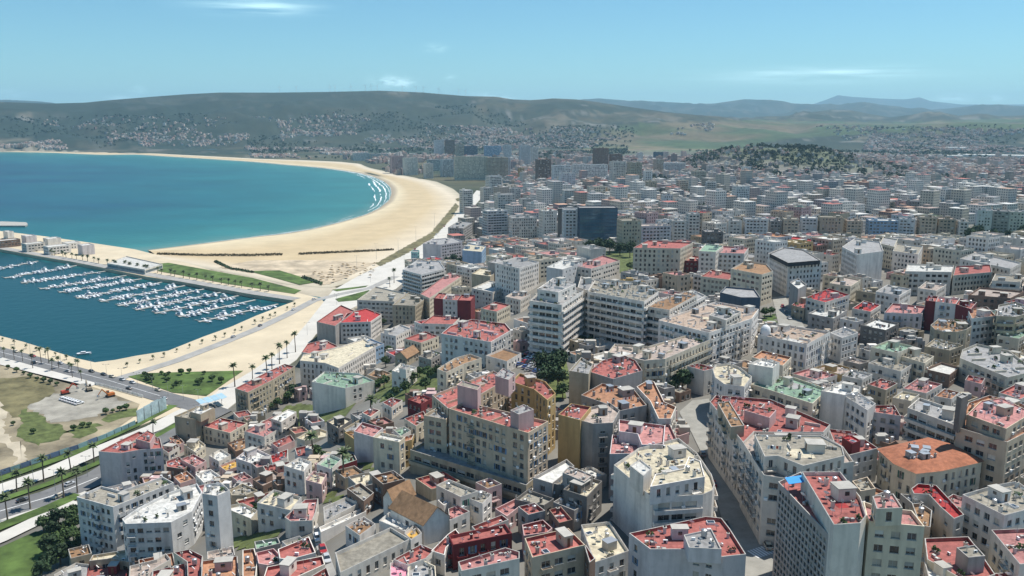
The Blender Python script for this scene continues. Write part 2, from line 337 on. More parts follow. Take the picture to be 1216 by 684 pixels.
# ------------------------------------------------------------------ coast: quay, beach, paving, lawns, roads
def flat(name, pts, z, m, kind='structure', depth=0):
    P = [Vector((a, b)) for a, b in pts]
    ar = sum(P[i].x*P[(i+1) % len(P)].y-P[(i+1) % len(P)].x*P[i].y for i in range(len(P)))
    if ar < 0: P.reverse()
    mb = MB(); mb.poly([(p.x, p.y, z) for p in P], m)
    if depth:
        for i in range(len(P)):
            a, b = P[i], P[(i+1) % len(P)]
            mb.poly([(a.x, a.y, z-depth), (b.x, b.y, z-depth), (b.x, b.y, z), (a.x, a.y, z)], m)
    return tag(link(name, mb.mesh(name)), kind=kind)
def jag(pts, amp, seed=1):
    g = random.Random(seed+int(pts[0][0]*13)); Q = resample(list(pts)+[pts[0]], amp*1.3)[:-1]
    return [(q.x+g.gauss(0, amp*.5), q.y+g.gauss(0, amp*.5)) for q in Q]
def resample(P, step):
    P = [Vector(p) for p in P]; out = [P[0]]
    for a, b in zip(P, P[1:]):
        n = max(1, int((b-a).length/step))
        out += [a.lerp(b, i/n) for i in range(1, n+1)]
    return out
def strip(name, P, width, z, m, drape=False, kind='structure'):
    Q = resample(P, 12 if not drape else 4); mb = MB(); L = []; Rr = []
    for i, q in enumerate(Q):
        d = (Q[min(i+1, len(Q)-1)]-Q[max(i-1, 0)]).normalized(); n = Vector((-d.y, d.x))*width/2
        for lst, p in ((L, q+n), (Rr, q-n)):
            lst.append((p.x, p.y, (Ts(p.x, p.y)+z) if drape else z))
    for i in range(len(Q)-1): mb.poly([Rr[i], Rr[i+1], L[i+1], L[i]], m)
    return tag(link(name, mb.mesh(name)), kind=kind)
def drape(name, pxs, off, m, step=5, kind='structure'):
    P = [ground(a, b)[:2] for a, b in pxs]
    xs = np.arange(min(p[0] for p in P)-step, max(p[0] for p in P)+step, step); ys = np.arange(min(p[1] for p in P)-step, max(p[1] for p in P)+step, step)
    X, Y = np.meshgrid(xs, ys); I = inpoly(X, Y, P) | (dpoly(X, Y, P) < step*.45); Z = T0(X, Y)+off
    mb = MB(); idx = -np.ones(X.shape, int)
    for i in range(X.shape[0]-1):
        for j in range(X.shape[1]-1):
            if I[i, j] and I[i+1, j] and I[i, j+1] and I[i+1, j+1]:
                mb.poly([(X[a, b], Y[a, b], Z[a, b]) for a, b in ((i, j), (i, j+1), (i+1, j+1), (i+1, j))], m)
    return tag(link(name, mb.mesh(name)), kind=kind), P
M_pave = mat('cream_paving', (.55, .465, .33), .9, .14, .03, 0)
M_bou = mat('pale_paving', (.54, .515, .465), .9, .10, .08, 0)
M_asph = mat('asphalt', (.16, .16, .16), .9, .16, .12, 0)
M_asph2 = mat('light_asphalt', (.33, .32, .30), .9, .16, .15, 0)
M_lawn = mat('lawn', (.085, .135, .032), .9, .5, .10, 0)
M_dry = mat('dry_grass', (.17, .15, .075), .95, .5, .10, 0)
M_weed = mat('weeds', (.11, .135, .045), .95, .45, .25, 0)
M_dirt = mat('bare_earth', (.29, .245, .165), .95, .5, .045, 0)
M_pad = mat('old_concrete', (.31, .29, .245), .95, .35, .09, 0)
M_line = mat('road_paint', (.72, .72, .70), .7, .15, 1, 0)
M_rock = mat('grey_rock', (.30, .28, .25), .95, .3, .2, 0)
slab = QUAY+MOLE_IN+MOLE_OUT[::-1]+zs([(200, 306), (300, 335), (380, 354), (400, 372), (345, 425), (250, 474), (100, 530), (0, 562)], 3)
e = Vector(slab[-1]); slab.append((e.x-500, e.y+330))
flat('quay', slab, 3.0, M_pave, depth=9)
flat('jetty', zs([(-140, 259.5), (0, 263), (31, 264), (33, 266), (30, 268), (0, 268), (-140, 265)], 2), 2.2, M_conc, depth=7)
# beach
BK = zs([(-260, 179), (-60, 179), (15, 178.6), (62, 179.4), (120, 181), (162, 181), (200, 183.5), (250, 186), (304, 189), (354, 190.5), (400, 192.5), (424, 195), (434, 200), (454, 206), (479, 211), (504, 216), (521, 224), (534, 234), (540, 244), (530, 258), (514, 277), (479, 296), (449, 312), (424, 324), (380, 335), (330, 331), (260, 317), (186, 304)], 3)
def arcl(P, n):
    P = np.array(P); s = np.r_[0, np.cumsum(np.hypot(*(P[1:]-P[:-1]).T))]; u = np.linspace(0, s[-1], n)
    return np.stack([np.interp(u, s, P[:, 0]), np.interp(u, s, P[:, 1])], 1)
def arck(P, n, key):   # resample with the same parameter at matching px knots
    P = np.array(P); s = np.linspace(0, 1, len(P)); u = np.linspace(0, 1, n)
    return np.stack([np.interp(u, s, P[:, 0]), np.interp(u, s, P[:, 1])], 1)
nb = 240; A = arck(WL, nb, 0); B = arck(BK, nb, 0)
for _ in range(3): A[1:-1] = (A[:-2]+2*A[1:-1]+A[2:])/4
dv = B-A; ln = np.hypot(*dv.T)[:, None]; un = dv/np.maximum(ln, 1)
rows = []; zz = []; cc = []
for off, fr, z, c in ((-26, 0, -1.6, (.30, .26, .19)), (0, 0, .03, (.30, .25, .18)), (7, 0, .5, (.36, .30, .215)), (16, 0, 1.1, (.58, .49, .33)), (0, .33, 2.2, (.49, .385, .235)), (0, .66, 2.8, (.49, .385, .235)), (4, 1.0, 3.06, (.58, .50, .38)), (30, 1.0, 2.7, (.40, .36, .27))):
    o = np.minimum(off, ln*.5) if fr == 0 else off
    rows.append(A+un*o+dv*fr); zz.append(z); cc.append(c)
BX = np.stack([r[:, 0] for r in rows]); BY = np.stack([r[:, 1] for r in rows]); BZ = np.repeat(np.array(zz)[:, None], nb, 1)
bc = np.repeat(np.array(cc)[:, None, :], nb, 1)
me = gridmesh('beach', BX, BY, BZ, bc); me.materials.append(mat('sand', (0, 0, 0), .95, .10, .03, 0, attr='Col')); tag(link('beach', me), kind='structure')
if me.polygons[0].normal.z < 0: me.flip_normals()
# surf: broken foam lines
M_foam = mat('foam', (.80, .83, .84), .8, .15, .3, 0)
mb = MB()
for li, (d0, wd, thr, lo, hi) in enumerate([(-2.5, 1.3, .05, 40, 232), (-10, 1.1, .16, 70, 216), (-19, 1.5, .22, 84, 205), (-31, 1.7, .30, 96, 196), (-46, 1.9, .40, 104, 188)]):
    P = A[lo:hi]; n_ = un[lo:hi]; M_ = 1100; Q = arcl(P, M_); qn = np.stack([np.interp(np.linspace(0, 1, M_), np.linspace(0, 1, len(P)), n_[:, k]) for k in (0, 1)], 1)
    s = np.linspace(lo, hi, M_); core = np.exp(-((s-148)/26)**2)
    no = fbm(s*.28, s*0+li*7.3, 50+li, 3); w_ = fbm(s*2.1, s*0+li*3, 60+li, 3)
    amp = np.clip((no-thr-.20*(1-core))*5, 0, 1)
    off = d0*(.40+.55*core)+5*(fbm(s*.9, s*0, 70+li, 3)-.5)
    hw = wd*(.4+.9*w_)*amp*(.4+.9*core)
    for i in range(M_-1):
        if hw[i] > .12 or hw[i+1] > .12:
            a, b = Q[i]+qn[i]*off[i], Q[i+1]+qn[i+1]*off[i+1]; z_ = .12+.004*li
            mb.poly([(*(a-qn[i]*hw[i]), z_), (*(b-qn[i+1]*hw[i+1]), z_), (*(b+qn[i+1]*hw[i+1]), z_), (*(a+qn[i]*hw[i]), z_)][::-1], M_foam)
tag(link('surf_foam', mb.mesh('surf_foam')), kind='stuff')
# boulevard and roads on the flat shore
flat('boulevard', zs([(566, 226), (556, 238), (541, 256), (516, 280), (482, 299), (452, 315), (425, 328), (395, 345), (365, 383), (340, 412), (300, 440), (262, 462), (240, 478), (205, 498), (215, 515), (250, 498), (262, 492), (290, 470), (352, 427), (375, 397), (402, 374), (440, 355), (470, 343), (500, 318), (528, 290), (545, 265), (560, 248), (578, 228)], 3.14), 3.14, M_bou, depth=.5)
def zl(p): return zs(p, 3.2)
strip('quay_road', zl([(118, 456), (162, 443), (210, 428), (262, 408), (304, 391), (340, 374), (372, 357), (400, 350), (440, 342), (470, 328)]), 8, 3.18, M_asph2)
strip('mole_road', zl([(-120, 272), (0, 294), (82, 308), (150, 321), (225, 334), (304, 348), (352, 355)]), 11, 3.19, M_asph2)
strip('waterfront_road', zl([(-120, 386), (0, 417.5), (70, 436), (130, 452), (190, 470), (240, 484), (258, 490)]), 13, 3.22, M_asph)
strip('waterfront_pavement', zl([(-120, 397), (0, 427), (60, 443), (113, 457)]), 13, 3.20, M_bou)
strip('promenade', zl([(-90, 612), (0, 580.5), (60, 560), (118, 534), (183, 508), (215, 491), (246, 476)]), 10, 3.20, M_bou)
strip('avenue', zl([(-90, 640), (0, 607), (60, 589.5), (118, 566), (186, 524), (215, 508), (262, 485)]), 15, 3.24, M_asph)
strip('avenue_pavement', zl([(-90, 652), (0, 618), (60, 600), (100, 583)]), 4.5, 3.20, M_bou)
strip('verge', zl([(-90, 629), (0, 594), (60, 573.5), (117, 549), (186, 517), (236, 489)]), 4, 3.27, M_lawn)
strip('verge', zl([(-90, 600), (0, 568.5), (83, 540), (160, 505), (206, 481)]), 5, 3.23, M_lawn)
strip('verge', zl([(-90, 664), (0, 625), (60, 602), (93, 587)]), 6, 3.25, M_lawn)
strip('footpath', zl([(-90, 676), (0, 639), (50, 615), (93, 596)]), 7.5, 3.21, M_bou)
for a, b in (((-90, 640), (0, 607)), ((0, 607), (60, 589.5)), ((60, 589.5), (116, 567))):
    strip('lane_marking', zl([a, b]), .5, 3.262, M_line)
for k in (0, 1):
    strip('lane_marking', zl([(0, 417.5+.2), (70, 436), (130, 452), (190, 470)]), .3, 3.242+k*.001, M_line) if k == 0 else None
flat('lawn', zs([(-60, 740), (-60, 684), (0, 650), (42, 631), (72, 630), (86, 645), (80, 684), (60, 740)], 3.2), 3.2, M_lawn)
flat('lawn', zs([(152, 447), (172, 443), (243, 441), (289, 440), (245, 470), (205, 466)], 3.24), 3.26, M_lawn)
flat('lawn', zs([(180, 314), (200, 312), (300, 330), (358, 345), (350, 349), (270, 337), (188, 322)], 3.2), 3.27, M_lawn)
flat('lawn', zs([(295, 322), (332, 321), (378, 335), (356, 338)], 3.2), 3.28, M_lawn)
flat('lawn', zs([(398, 355), (438, 344.5), (442, 347), (430, 356), (402, 358.5)], 3.2), 3.29, M_lawn)
flat('lawn', zs([(394, 344), (437, 339), (434, 341), (400, 346)], 3.2), 3.27, M_lawn)
flat('dune_grass', jag(zs([(541, 241), (545, 245), (536, 259), (514, 283), (482, 302), (452, 316), (446, 313), (478, 295), (511, 277), (529, 256)], 3.1), 1.6), 3.22, M_dry)
flat('dune_grass', jag(zs([(541, 236), (556, 232), (552, 237), (543, 239)], 3.1), 1.6), 3.23, M_dry)
flat('sand_plaza', jag(zs([(258, 318), (300, 309), (380, 309), (446, 312), (405, 333), (384, 338), (330, 328)], 3.1), 2.2), 3.16, mat('trampled_sand', (.50, .41, .29), .95, .35, .06, 0))
flat('vacant_lot', zs([(-60, 418), (0, 433), (60, 448), (112, 460), (166, 480), (160, 494), (128, 516), (60, 541), (0, 562), (-60, 584)], 3.1), 3.20, M_dirt)
flat('concrete_pad', jag(zs([(32, 483), (95, 455), (152, 478), (112, 496), (62, 502)], 3.1), 2.2), 3.25, M_pad)
flat('weed_patch', jag(zs([(-20, 452), (38, 447), (60, 456), (66, 470), (34, 482), (24, 500), (0, 486), (-20, 480)], 3.1), 2.2), 3.24, M_dry)
flat('weed_patch', jag(zs([(26, 490), (32, 485), (62, 503), (76, 508), (70, 522), (40, 530), (20, 518)], 3.1), 2.2), 3.26, M_weed)
flat('weed_patch', jag(zs([(80, 513), (96, 501), (118, 505), (112, 515), (92, 520)], 3.1), 2.2), 3.26, M_weed)
flat('weed_patch', jag(zs([(120, 497), (140, 488), (165, 485), (158, 494), (130, 502)], 3.1), 2.2), 3.27, M_weed)
flat('dirt_track', jag(zs([(-20, 480), (0, 476), (8, 492), (2, 510), (30, 530), (32, 546), (20, 552), (12, 532), (-20, 515)], 3.1), 2.2), 3.28, mat('pale_earth', (.46, .40, .30), .95, .2, .1, 0))
# draped city ground: streets, gardens, yards
STREETS = []
def ribbon(name, Lp, Rp, off, m):
    A_ = arcl([ground(*p)[:2] for p in Lp], 60); B_ = arcl([ground(*p)[:2] for p in Rp], 60); k = np.linspace(0, 1, 7)[:, None, None]
    G = A_[None]*(1-k)+B_[None]*k; me_ = gridmesh(name, G[..., 0], G[..., 1], T0(G[..., 0], G[..., 1])+off)
    if me_.polygons[0].normal.z < 0: me_.flip_normals()
    me_.materials.append(m); STREETS.append([tuple(p) for p in A_]+[tuple(p) for p in B_[::-1]]); return tag(link(name, me_), kind='structure')
M_street = mat('street_paving', (.29, .28, .25), .9, .16, .3, 0)  # even pale paving colour for the main and side streets
ribbon('main_street', [(884, 705), (864, 640), (850, 592), (837, 547), (820, 512), (806, 490), (822, 476)], [(938, 705), (922, 655), (893, 602), (872, 562), (853, 522), (846, 492), (842, 474)], .22, M_street)
ribbon('side_street', [(917, 354), (926, 394)], [(932, 352), (956, 390)], .3, M_street)
ribbon('podium_street', [(486, 547), (560, 582), (612, 604), (660, 574)], [(500, 543), (580, 566), (624, 580), (650, 560)], .22, M_asph)
ribbon('alley', [(368, 622), (386, 692)], [(377, 622), (403, 692)], .22, M_asph2)
for k, pxs in enumerate([[(336, 492), (352, 478), (424, 476), (405, 500), (352, 507)], [(252, 658), (272, 640), (330, 628), (346, 628), (300, 652)], [(426, 548), (444, 543), (448, 562), (428, 560)], [(440, 474), (462, 440), (520, 436), (524, 462), (470, 482)], [(380, 588), (398, 582), (412, 592), (388, 606)], [(640, 430), (672, 424), (676, 470), (655, 480)], [(620, 560), (640, 540), (652, 542), (632, 568)], [(318, 500), (345, 480), (362, 484), (330, 502)], [(905, 376), (922, 372), (922, 392), (908, 394)], [(1148, 297), (1142, 276), (1200, 268), (1290, 268), (1290, 306), (1205, 304)], [(696, 306), (702, 297), (760, 300), (768, 316), (742, 326)]]):
    o, P = drape('garden', pxs, .26, M_weed if k != 8 else M_lawn, 3 if k < 9 else 8); STREETS.append(P)
o, P = drape('parking_deck', [(598, 432), (636, 446), (664, 434), (630, 419)], .35, M_asph2, 3); STREETS.append(P); PARK = P
# ------------------------------------------------------------------ building kit
def ccw(P):
    a = sum(P[i][0]*P[(i+1) % len(P)][1]-P[(i+1) % len(P)][0]*P[i][1] for i in range(len(P)))
    return P if a > 0 else P[::-1]
def inset(P, d):
    n = len(P); out = []
    for i in range(n):
        a, b, c = Vector(P[i-1]), Vector(P[i]), Vector(P[(i+1) % n])
        u = (b-a).normalized(); v = (c-b).normalized(); n1 = Vector((-u.y, u.x)); n2 = Vector((-v.y, v.x))
        k = n1+n2; l = k.length_squared
        out.append(tuple(b+(k*(2*d/l) if l > .25 else n1*d)))
    return out
WC = {}
def win_mesh(w, h, var):
    k = (round(w, 1), round(h, 1), var)
    if k in WC: return WC[k]
    w, h = k[0], k[1]; mb = MB(); t = .07
    mb.box(-w/2, w/2, -.05, 0, 0, h, M_glass)
    fm = M_wood if var == 1 else M_frame
    for x0, x1, z0, z1 in ((-w/2, -w/2+t, 0, h), (w/2-t, w/2, 0, h), (-w/2+t, w/2-t, h-t, h), (-w/2+t, w/2-t, 0, t), (-t/2, t/2, t, h-t)):
        mb.box(x0, x1, .001, .05, z0, z1, fm)
    if var == 2: mb.box(-w/2+.02, w/2-.02, .055, .09, h*.38, h-.02, M_shut)
    if var in (3, 5, 6):
        for s in (-1, 1): mb.box(s*(w/2+.24)-.23, s*(w/2+.24)+.23, .262, .31, 0, h, {3: M_shut, 5: M_green, 6: M_bshut}[var])
    if var == 4: mb.box(-w/2+.08, w/2-.08, .002, .02, h*.1, h-.08, M_curt)
    mb.box(-w/2-.1, w/2+.1, .0, .36, -.09, -.002, M_frame)
    WC[k] = mb.mesh('window'); return WC[k]
BC = {}
def balc_mesh(wall, w, kind):
    k = (wall, round(w, 1), kind)
    if k in BC: return BC[k]
    w = k[1]; mb = MB(); m = wm(wall); d = 1.0
    mb.box(-w/2, w/2, .003, d, -.16, 0, m)
    if kind:
        mb.box(-w/2, w/2, d-.1, d, .001, .95, m); mb.box(-w/2, -w/2+.1, .003, d-.101, .001, .95, m); mb.box(w/2-.1, w/2, .003, d-.101, .001, .95, m)
    else:
        mb.box(-w/2, w/2, d-.05, d, .9, .96, M_dark)
        for i in range(int(w/.35)+1): x = -w/2+.03+i*(w-.06)/int(w/.35); mb.box(x-.025, x+.025, d-.045, d-.005, 0, .9, M_dark)
        for s in (-1, 1): mb.box(s*(w/2-.025)-.025, s*(w/2-.025)+.025, .003, d, .9, .96, M_dark)
    BC[k] = mb.mesh('balcony'); return BC[k]
RC = {}
def clutter(kind, wall='wht'):
    k = (kind, wall if kind in ('stair_hut', 'chimney', 'low_wall') else '')
    if k in RC: return RC[k]
    mb = MB()
    if kind == 'stair_hut':
        mb.box(-1.5, 1.5, -1.8, 1.8, -.2, 2.5, wm(wall)); mb.box(-1.7, 1.7, -2, 2, 2.502, 2.68, M_conc); mb.box(-.45, .45, -1.86, -1.79, 0, 2.0, M_wood); mb.box(-1.56, -1.49, -.4, .5, 1.2, 2.0, M_glass)
    elif kind == 'water_tank':
        mb.ring([[(.62*math.cos(i*math.pi/6), .62*math.sin(i*math.pi/6), z) for i in range(12)] for z in (.5, 1.75)]+[[(.2*math.cos(i*math.pi/6), .2*math.sin(i*math.pi/6), 1.95) for i in range(12)]], M_steel)
        for a in (-.45, .45):
            for b in (-.45, .45): mb.box(a-.05, a+.05, b-.05, b+.05, -.1, .55, M_steel)
    elif kind == 'satellite_dish':
        mb.box(-.04, .04, -.04, .04, -.1, .95, M_steel)
        d = Vector((.55, .55, .62)).normalized(); a = d.orthogonal().normalized(); b = d.cross(a); c = Vector((0, 0, 1.2))
        rg = [[c+d*(q*q*.25-.1)+(a*math.cos(i*math.pi/6)+b*math.sin(i*math.pi/6))*q*.62 for i in range(12)] for q in (.12, .6, 1)]
        mb.ring(rg, M_white); mb.tube(c-d*.1, c+d*.55, .02, .02, M_steel, 4); mb.box(c.x+d.x*.55-.06, c.x+d.x*.55+.06, c.y+d.y*.55-.06, c.y+d.y*.55+.06, c.z+d.z*.55-.06, c.z+d.z*.55+.06, M_dark)
    elif kind == 'air_conditioner':
        mb.box(-.45, .45, -.18, .18, .1, .75, M_white); mb.box(-.3, .1, -.2, -.181, .17, .67, M_dark); mb.box(-.4, .4, -.15, .15, -.05, .098, M_steel)
    elif kind == 'chimney':
        mb.box(-.3, .3, -.3, .3, -.2, 1.3, wm(wall)); mb.box(-.4, .4, -.4, .4, 1.302, 1.42, M_conc); mb.box(-.15, .15, -.15, .15, 1.422, 1.75, M_dark)
    elif kind == 'low_wall':
        mb.box(-2.6, 2.6, -.12, .12, -.2, .85, wm(wall))
    elif kind == 'clothes_line':
        for x in (-2, 2): mb.box(x-.04, x+.04, -.04, .04, -.1, 1.9, M_steel)
        mb.box(-2, 2, -.01, .01, 1.8, 1.83, M_steel)
        for i, m in enumerate((M_white, M_navy, M_white, M_redp, M_shut)): mb.box(-1.7+i*.68, -1.7+i*.68+.55, -.02+.005*i, .02+.005*i, 1.81-R.uniform(.7, 1.2), 1.79, m)
    elif kind == 'antenna':
        mb.box(-.03, .03, -.03, .03, -.1, 3.2, M_steel)
        for z in (2.5, 2.8, 3.1): mb.box(-.5, .5, -.02, .02, z, z+.03, M_steel)
    elif kind == 'planter':
        mb.box(-.9, .9, -.25, .25, -.05, .45, M_conc)
        g = random.Random(4)
        for _ in range(26):
            c = Vector((g.uniform(-.9, .9), g.gauss(0, .25), g.uniform(.4, 1.3))); u = Vector((g.gauss(0, 1), g.gauss(0, 1), g.gauss(0, 1))).normalized()*.22; v = u.orthogonal().normalized()*.2; mb.poly([c-u-v, c+u-v, c+u+v, c-u+v], M_leaf)
    elif kind == 'junk_pile':
        g = random.Random(6)
        for i in range(7):
            x, y, s = g.uniform(-1, 1), g.uniform(-.8, .8), g.uniform(.15, .45); mb.box(x-s, x+s, y-s*.7, y+s*.7, -.05, g.uniform(.2, .8)+.01*i, g.choice([M_wood, M_steel, M_conc, M_shut, M_navy]))
    elif kind == 'skylight':
        mb.box(-.9, .9, -.7, .7, -.1, .5, M_white); mb.poly([(-.8, -.6, .506), (.8, -.6, .506), (.8, .6, .506), (-.8, .6, .506)], M_glass)
    elif kind == 'shed':
        mb.box(-1.4, 1.4, -1.1, 1.1, -.1, 1.9, M_conc); mb.box(-1.55, 1.55, -1.25, 1.25, 1.9, 1.98, M_steel); mb.box(-.4, .4, -1.15, -1.09, 0, 1.7, M_dark)
    elif kind == 'awning':
        mb.poly([(-2, -1.5, 2.2), (2, -1.5, 2.2), (2, 1.5, 2.6), (-2, 1.5, 2.6)], M_steel); mb.poly([(-2, -1.5, 2.16), (-2, 1.5, 2.56), (2, 1.5, 2.56), (2, -1.5, 2.16)], M_steel)
        for a in (-1.9, 1.9):
            for b in (-1.4, 1.4): mb.box(a-.04, a+.04, b-.04, b+.04, -.1, 2.2+(.3 if b > 0 else 0), M_steel)
    RC[k] = mb.mesh(kind); return RC[k]
def facade(wb, gl, p0, p1, z0, z1, zg, cfg, rng, obj):
    """wall with real recessed openings; returns window and balcony placements"""
    p0 = Vector(p0); p1 = Vector(p1); e = p1-p0; L = e.length
    if L < .01: return
    t = e/L; n = Vector((t.y, -t.x)); m = cfg['m']
    def pt(x, z, d=0): q = p0+t*x-n*d; return (q.x, q.y, z)
    st = cfg['style']; w, h, sp, fh = cfg['w'], cfg['h'], cfg['sp'], cfg['fh']
    rows = []; k = 0
    while True:
        zf = z1-cfg['par']-.15-(k+1)*fh
        if zf < zg-.9 or k > 24: break
        rows.append(zf+cfg['sill']); k += 1
    nc = int((L-.7)/sp)
    if st == 'blank' or not rows or nc < 1 or (st == 'sparse' and rng.random() < .35):
        wb.poly([pt(0, z0), pt(L, z0), pt(L, z1), pt(0, z1)], m); return
    mg = (L-nc*sp)/2; cs = [mg+sp*(i+.5) for i in range(nc)]; D = .26
    x = 0
    keepc = [not (st == 'sparse' and rng.random() < .45) for _ in cs]
    for c, kc in zip(cs, keepc):
        if not kc: continue
        a, b = c-w/2, c+w/2
        wb.poly([pt(x, z0), pt(a, z0), pt(a, z1), pt(x, z1)], m); x = b
        top = z1
        for zr in rows:
            hd = min(zr+h, top-.05)
            if rng.random() < cfg['miss']: continue
            wb.poly([pt(a, hd), pt(b, hd), pt(b, top), pt(a, top)], m)
            wb.poly([pt(a, zr), pt(b, zr), pt(b, zr, D), pt(a, zr, D)], m); wb.poly([pt(a, hd, D), pt(b, hd, D), pt(b, hd), pt(a, hd)], m)
            wb.poly([pt(a, zr), pt(a, zr, D), pt(a, hd, D), pt(a, hd)], m); wb.poly([pt(b, zr, D), pt(b, zr), pt(b, hd), pt(b, hd, D)], m)
            if obj is not None: obj['win'].append((pt(c, zr, D), math.atan2(-n.x, n.y), n))
            else: gl.poly([pt(a, zr, D-.01), pt(b, zr, D-.01), pt(b, hd, D-.01), pt(a, hd, D-.01)], M_bglass if st == 'glass' else M_shut if rng.random() < .12 else M_curt if rng.random() < .12 else M_glass)
            top = zr
        wb.poly([pt(a, z0), pt(b, z0), pt(b, top), pt(a, top)], m)
        if cfg['balc'] and rng.random() < cfg['balc'] and obj is not None:
            for zr in rows[:-1] if len(rows) > 2 else rows: obj['bal'].append((pt(c, zr-cfg['sill']+.12), math.atan2(-n.x, n.y)))
    wb.poly([pt(x, z0), pt(L, z0), pt(L, z1), pt(x, z1)], m)
    if cfg['band'] and L > 5:
        for zr in rows: obj2 = cfg['bands'].append((p0, t, n, L, zr-cfg['sill']))
BREC = []; FOOT = []; HULL = []
def solve_top(pxs, h):
    q = max(pxs, key=lambda p: p[1]); g = ground(q[0], q[1], h); return g[2]+h
def volume(root, org, P, z0, z1, wall, roof, style, near, rng, opt):
    P = ccw([tuple(p) for p in P]); P = [p for i, p in enumerate(P) if (Vector(p)-Vector(P[i-1])).length > .3]
    m = wm(wall); wb = MB(); gl = MB()
    if near: wh = rng.choice([(1.3, 1.6), (1.5, 1.6), (1.7, 1.5), (1.2, 1.9), (1.4, 1.7)])
    else: wh = rng.choice([(1.2, 1.6), (1.5, 1.6), (1.3, 1.8)])
    cfg = dict(style=style, m=m, w=wh[0], h=wh[1], sp=rng.choice([2.5, 2.7, 3.0]), fh=opt.get('fh', 3.1), sill=.95, par=opt.get('par', .9), miss=.07, balc=opt.get('balc', .15) if near else 0, band=style == 'band', bands=[])
    if style == 'band': cfg.update(sp=3.4, w=2.9, h=1.55, sill=1.02, miss=.0, balc=0)
    if style == 'glass': cfg.update(sp=2.0, w=1.75, h=2.5, sill=.45, fh=3.3, miss=0, balc=0)
    if style == 'lattice': cfg.update(sp=1.6, w=1.15, h=1.05, sill=.2, fh=1.6, miss=0, balc=0)
    if style == 'wide': cfg.update(sp=3.3, w=2.2, h=1.5, miss=.03)
    if style == 'tall': cfg.update(sp=2.6, w=1.1, h=2.0, sill=.6, miss=.02)
    obj = {'win': [], 'bal': []}; n = len(P); loc = [(x-org[0], y-org[1]) for x, y in P]
    blank = opt.get('blank', ())
    for i in range(n):
        a, b = P[i], P[(i+1) % n]; mid = ((a[0]+b[0])/2, (a[1]+b[1])/2); nn = (b[1]-a[1], a[0]-b[0])
        vis = (-mid[0]*nn[0]-mid[1]*nn[1]) > 0
        zg = Ts(*mid) if not opt.get('zg') else opt['zg']
        c = cfg
        if blank == 'left' and vis and nn[0] < 0: c = dict(cfg, style='blank')
        if blank == 'right' and vis and nn[0] >= 0: c = dict(cfg, style='blank')
        if blank == 'some' and rng.random() < .4: c = dict(cfg, style='blank')
        facade(wb, gl, loc[i], loc[(i+1) % n], z0-org[2], z1-org[2], zg-org[2], c, rng, obj if near and vis and style != 'lattice' else None)
    wall_o = link('wall', wb.mesh('wall'), root)
    if gl.f: tag(link('glazing', gl.mesh('glazing'), root), kind='stuff')
    cap = 220; shv = rng.choice([3, 5, 6, 2, 0])
    for k, (p, a, nn) in enumerate(obj['win'][:cap]):
        r = rng.random(); var = 0 if r < .34 else 1 if r < .46 else 2 if r < .66 else shv if r < .84 else 4
        if cfg['w'] > 2: var = 0 if r < .6 else 2 if r < .8 else 4
        if rng.random() < .09: link('air_conditioner', clutter('air_conditioner'), root, (p[0]+nn.x*.5+nn.y*(cfg['w']/2+.55), p[1]+nn.y*.5-nn.x*(cfg['w']/2+.55), p[2]-.2), a)
        link('window', win_mesh(cfg['w'], cfg['h'], var), root, p, a)
    if len(obj['win']) > cap:
        for p, a, nn in obj['win'][cap:]: link('window', win_mesh(cfg['w'], cfg['h'], 0), root, p, a)
    bk = rng.random() < .6
    for p, a in obj['bal']: link('balcony', balc_mesh(wall, min(cfg['sp']-.2, 2.6), bk), root, p, a)
    for (p0, t, nn, L, z) in cfg['bands']:
        mb = MB(); d = .95; q = .3
        def bx(x0, x1, d0, d1, za, zb):
            v = [(*(p0+t*x+nn*dd), zz_) for zz_ in (za, zb) for x, dd in ((x0, d0), (x1, d0), (x1, d1), (x0, d1))]
            b = len(mb.v); mb.v += v
            for f in ((3, 2, 1, 0), (4, 5, 6, 7), (0, 1, 5, 4), (1, 2, 6, 5), (2, 3, 7, 6), (3, 0, 4, 7)): mb.f.append(tuple(b+i for i in f)); mb.m.append(mb.mi(m))
        bx(q, L-q, .003, d, z-.1, z+.1); bx(q, L-q, d-.12, d+.001, z+.101, z+1.0); bx(q, q+.12, .003, d-.121, z+.101, z+1.0); bx(L-q-.12, L-q, .003, d-.121, z+.101, z+1.0)
        link('balcony', mb.mesh('balcony'), root)
    # roof
    kind = opt.get('roofkind', 'flat'); zr = z1-org[2]
    if kind == 'flat':
        th = .22; I = inset(loc, th); pb = MB(); par = cfg['par']; capm = m if rng.random() < .3 else M_cap
        for i in range(n):
            a, b, c, d = loc[i], loc[(i+1) % n], I[(i+1) % n], I[i]
            pb.poly([(*a, zr), (*b, zr), (*c, zr), (*d, zr)], capm); pb.poly([(*d, zr), (*c, zr), (*c, zr-par), (*d, zr-par)], rm(roof) if roof in ('red', 'cri', 'pnk', 'ora') and opt.get('redpar', True) else m)
        rb = MB(); rb.poly([(*p, zr-par) for p in I], rm(roof)); roof_o = link('roof', rb.mesh('roof'), root); link('parapet', pb.mesh('parapet'), roof_o)
    elif kind == 'gable':
        a, b, c, d = loc[:4]
        if (Vector(b)-Vector(a)).length < (Vector(c)-Vector(b)).length: a, b, c, d = b, c, d, a
        rh = opt.get('rise', 4); r0 = (Vector(a)+Vector(d))/2; r1 = (Vector(b)+Vector(c))/2
        ax = (r1-r0).normalized()*.5; s = (Vector(a)-Vector(d)).normalized()*.5; rb = MB(); ov = -.45
        A_, B_, C_, D_ = Vector(a)-ax+s, Vector(b)+ax+s, Vector(c)+ax-s, Vector(d)-ax-s; R0 = r0-ax; R1 = r1+ax
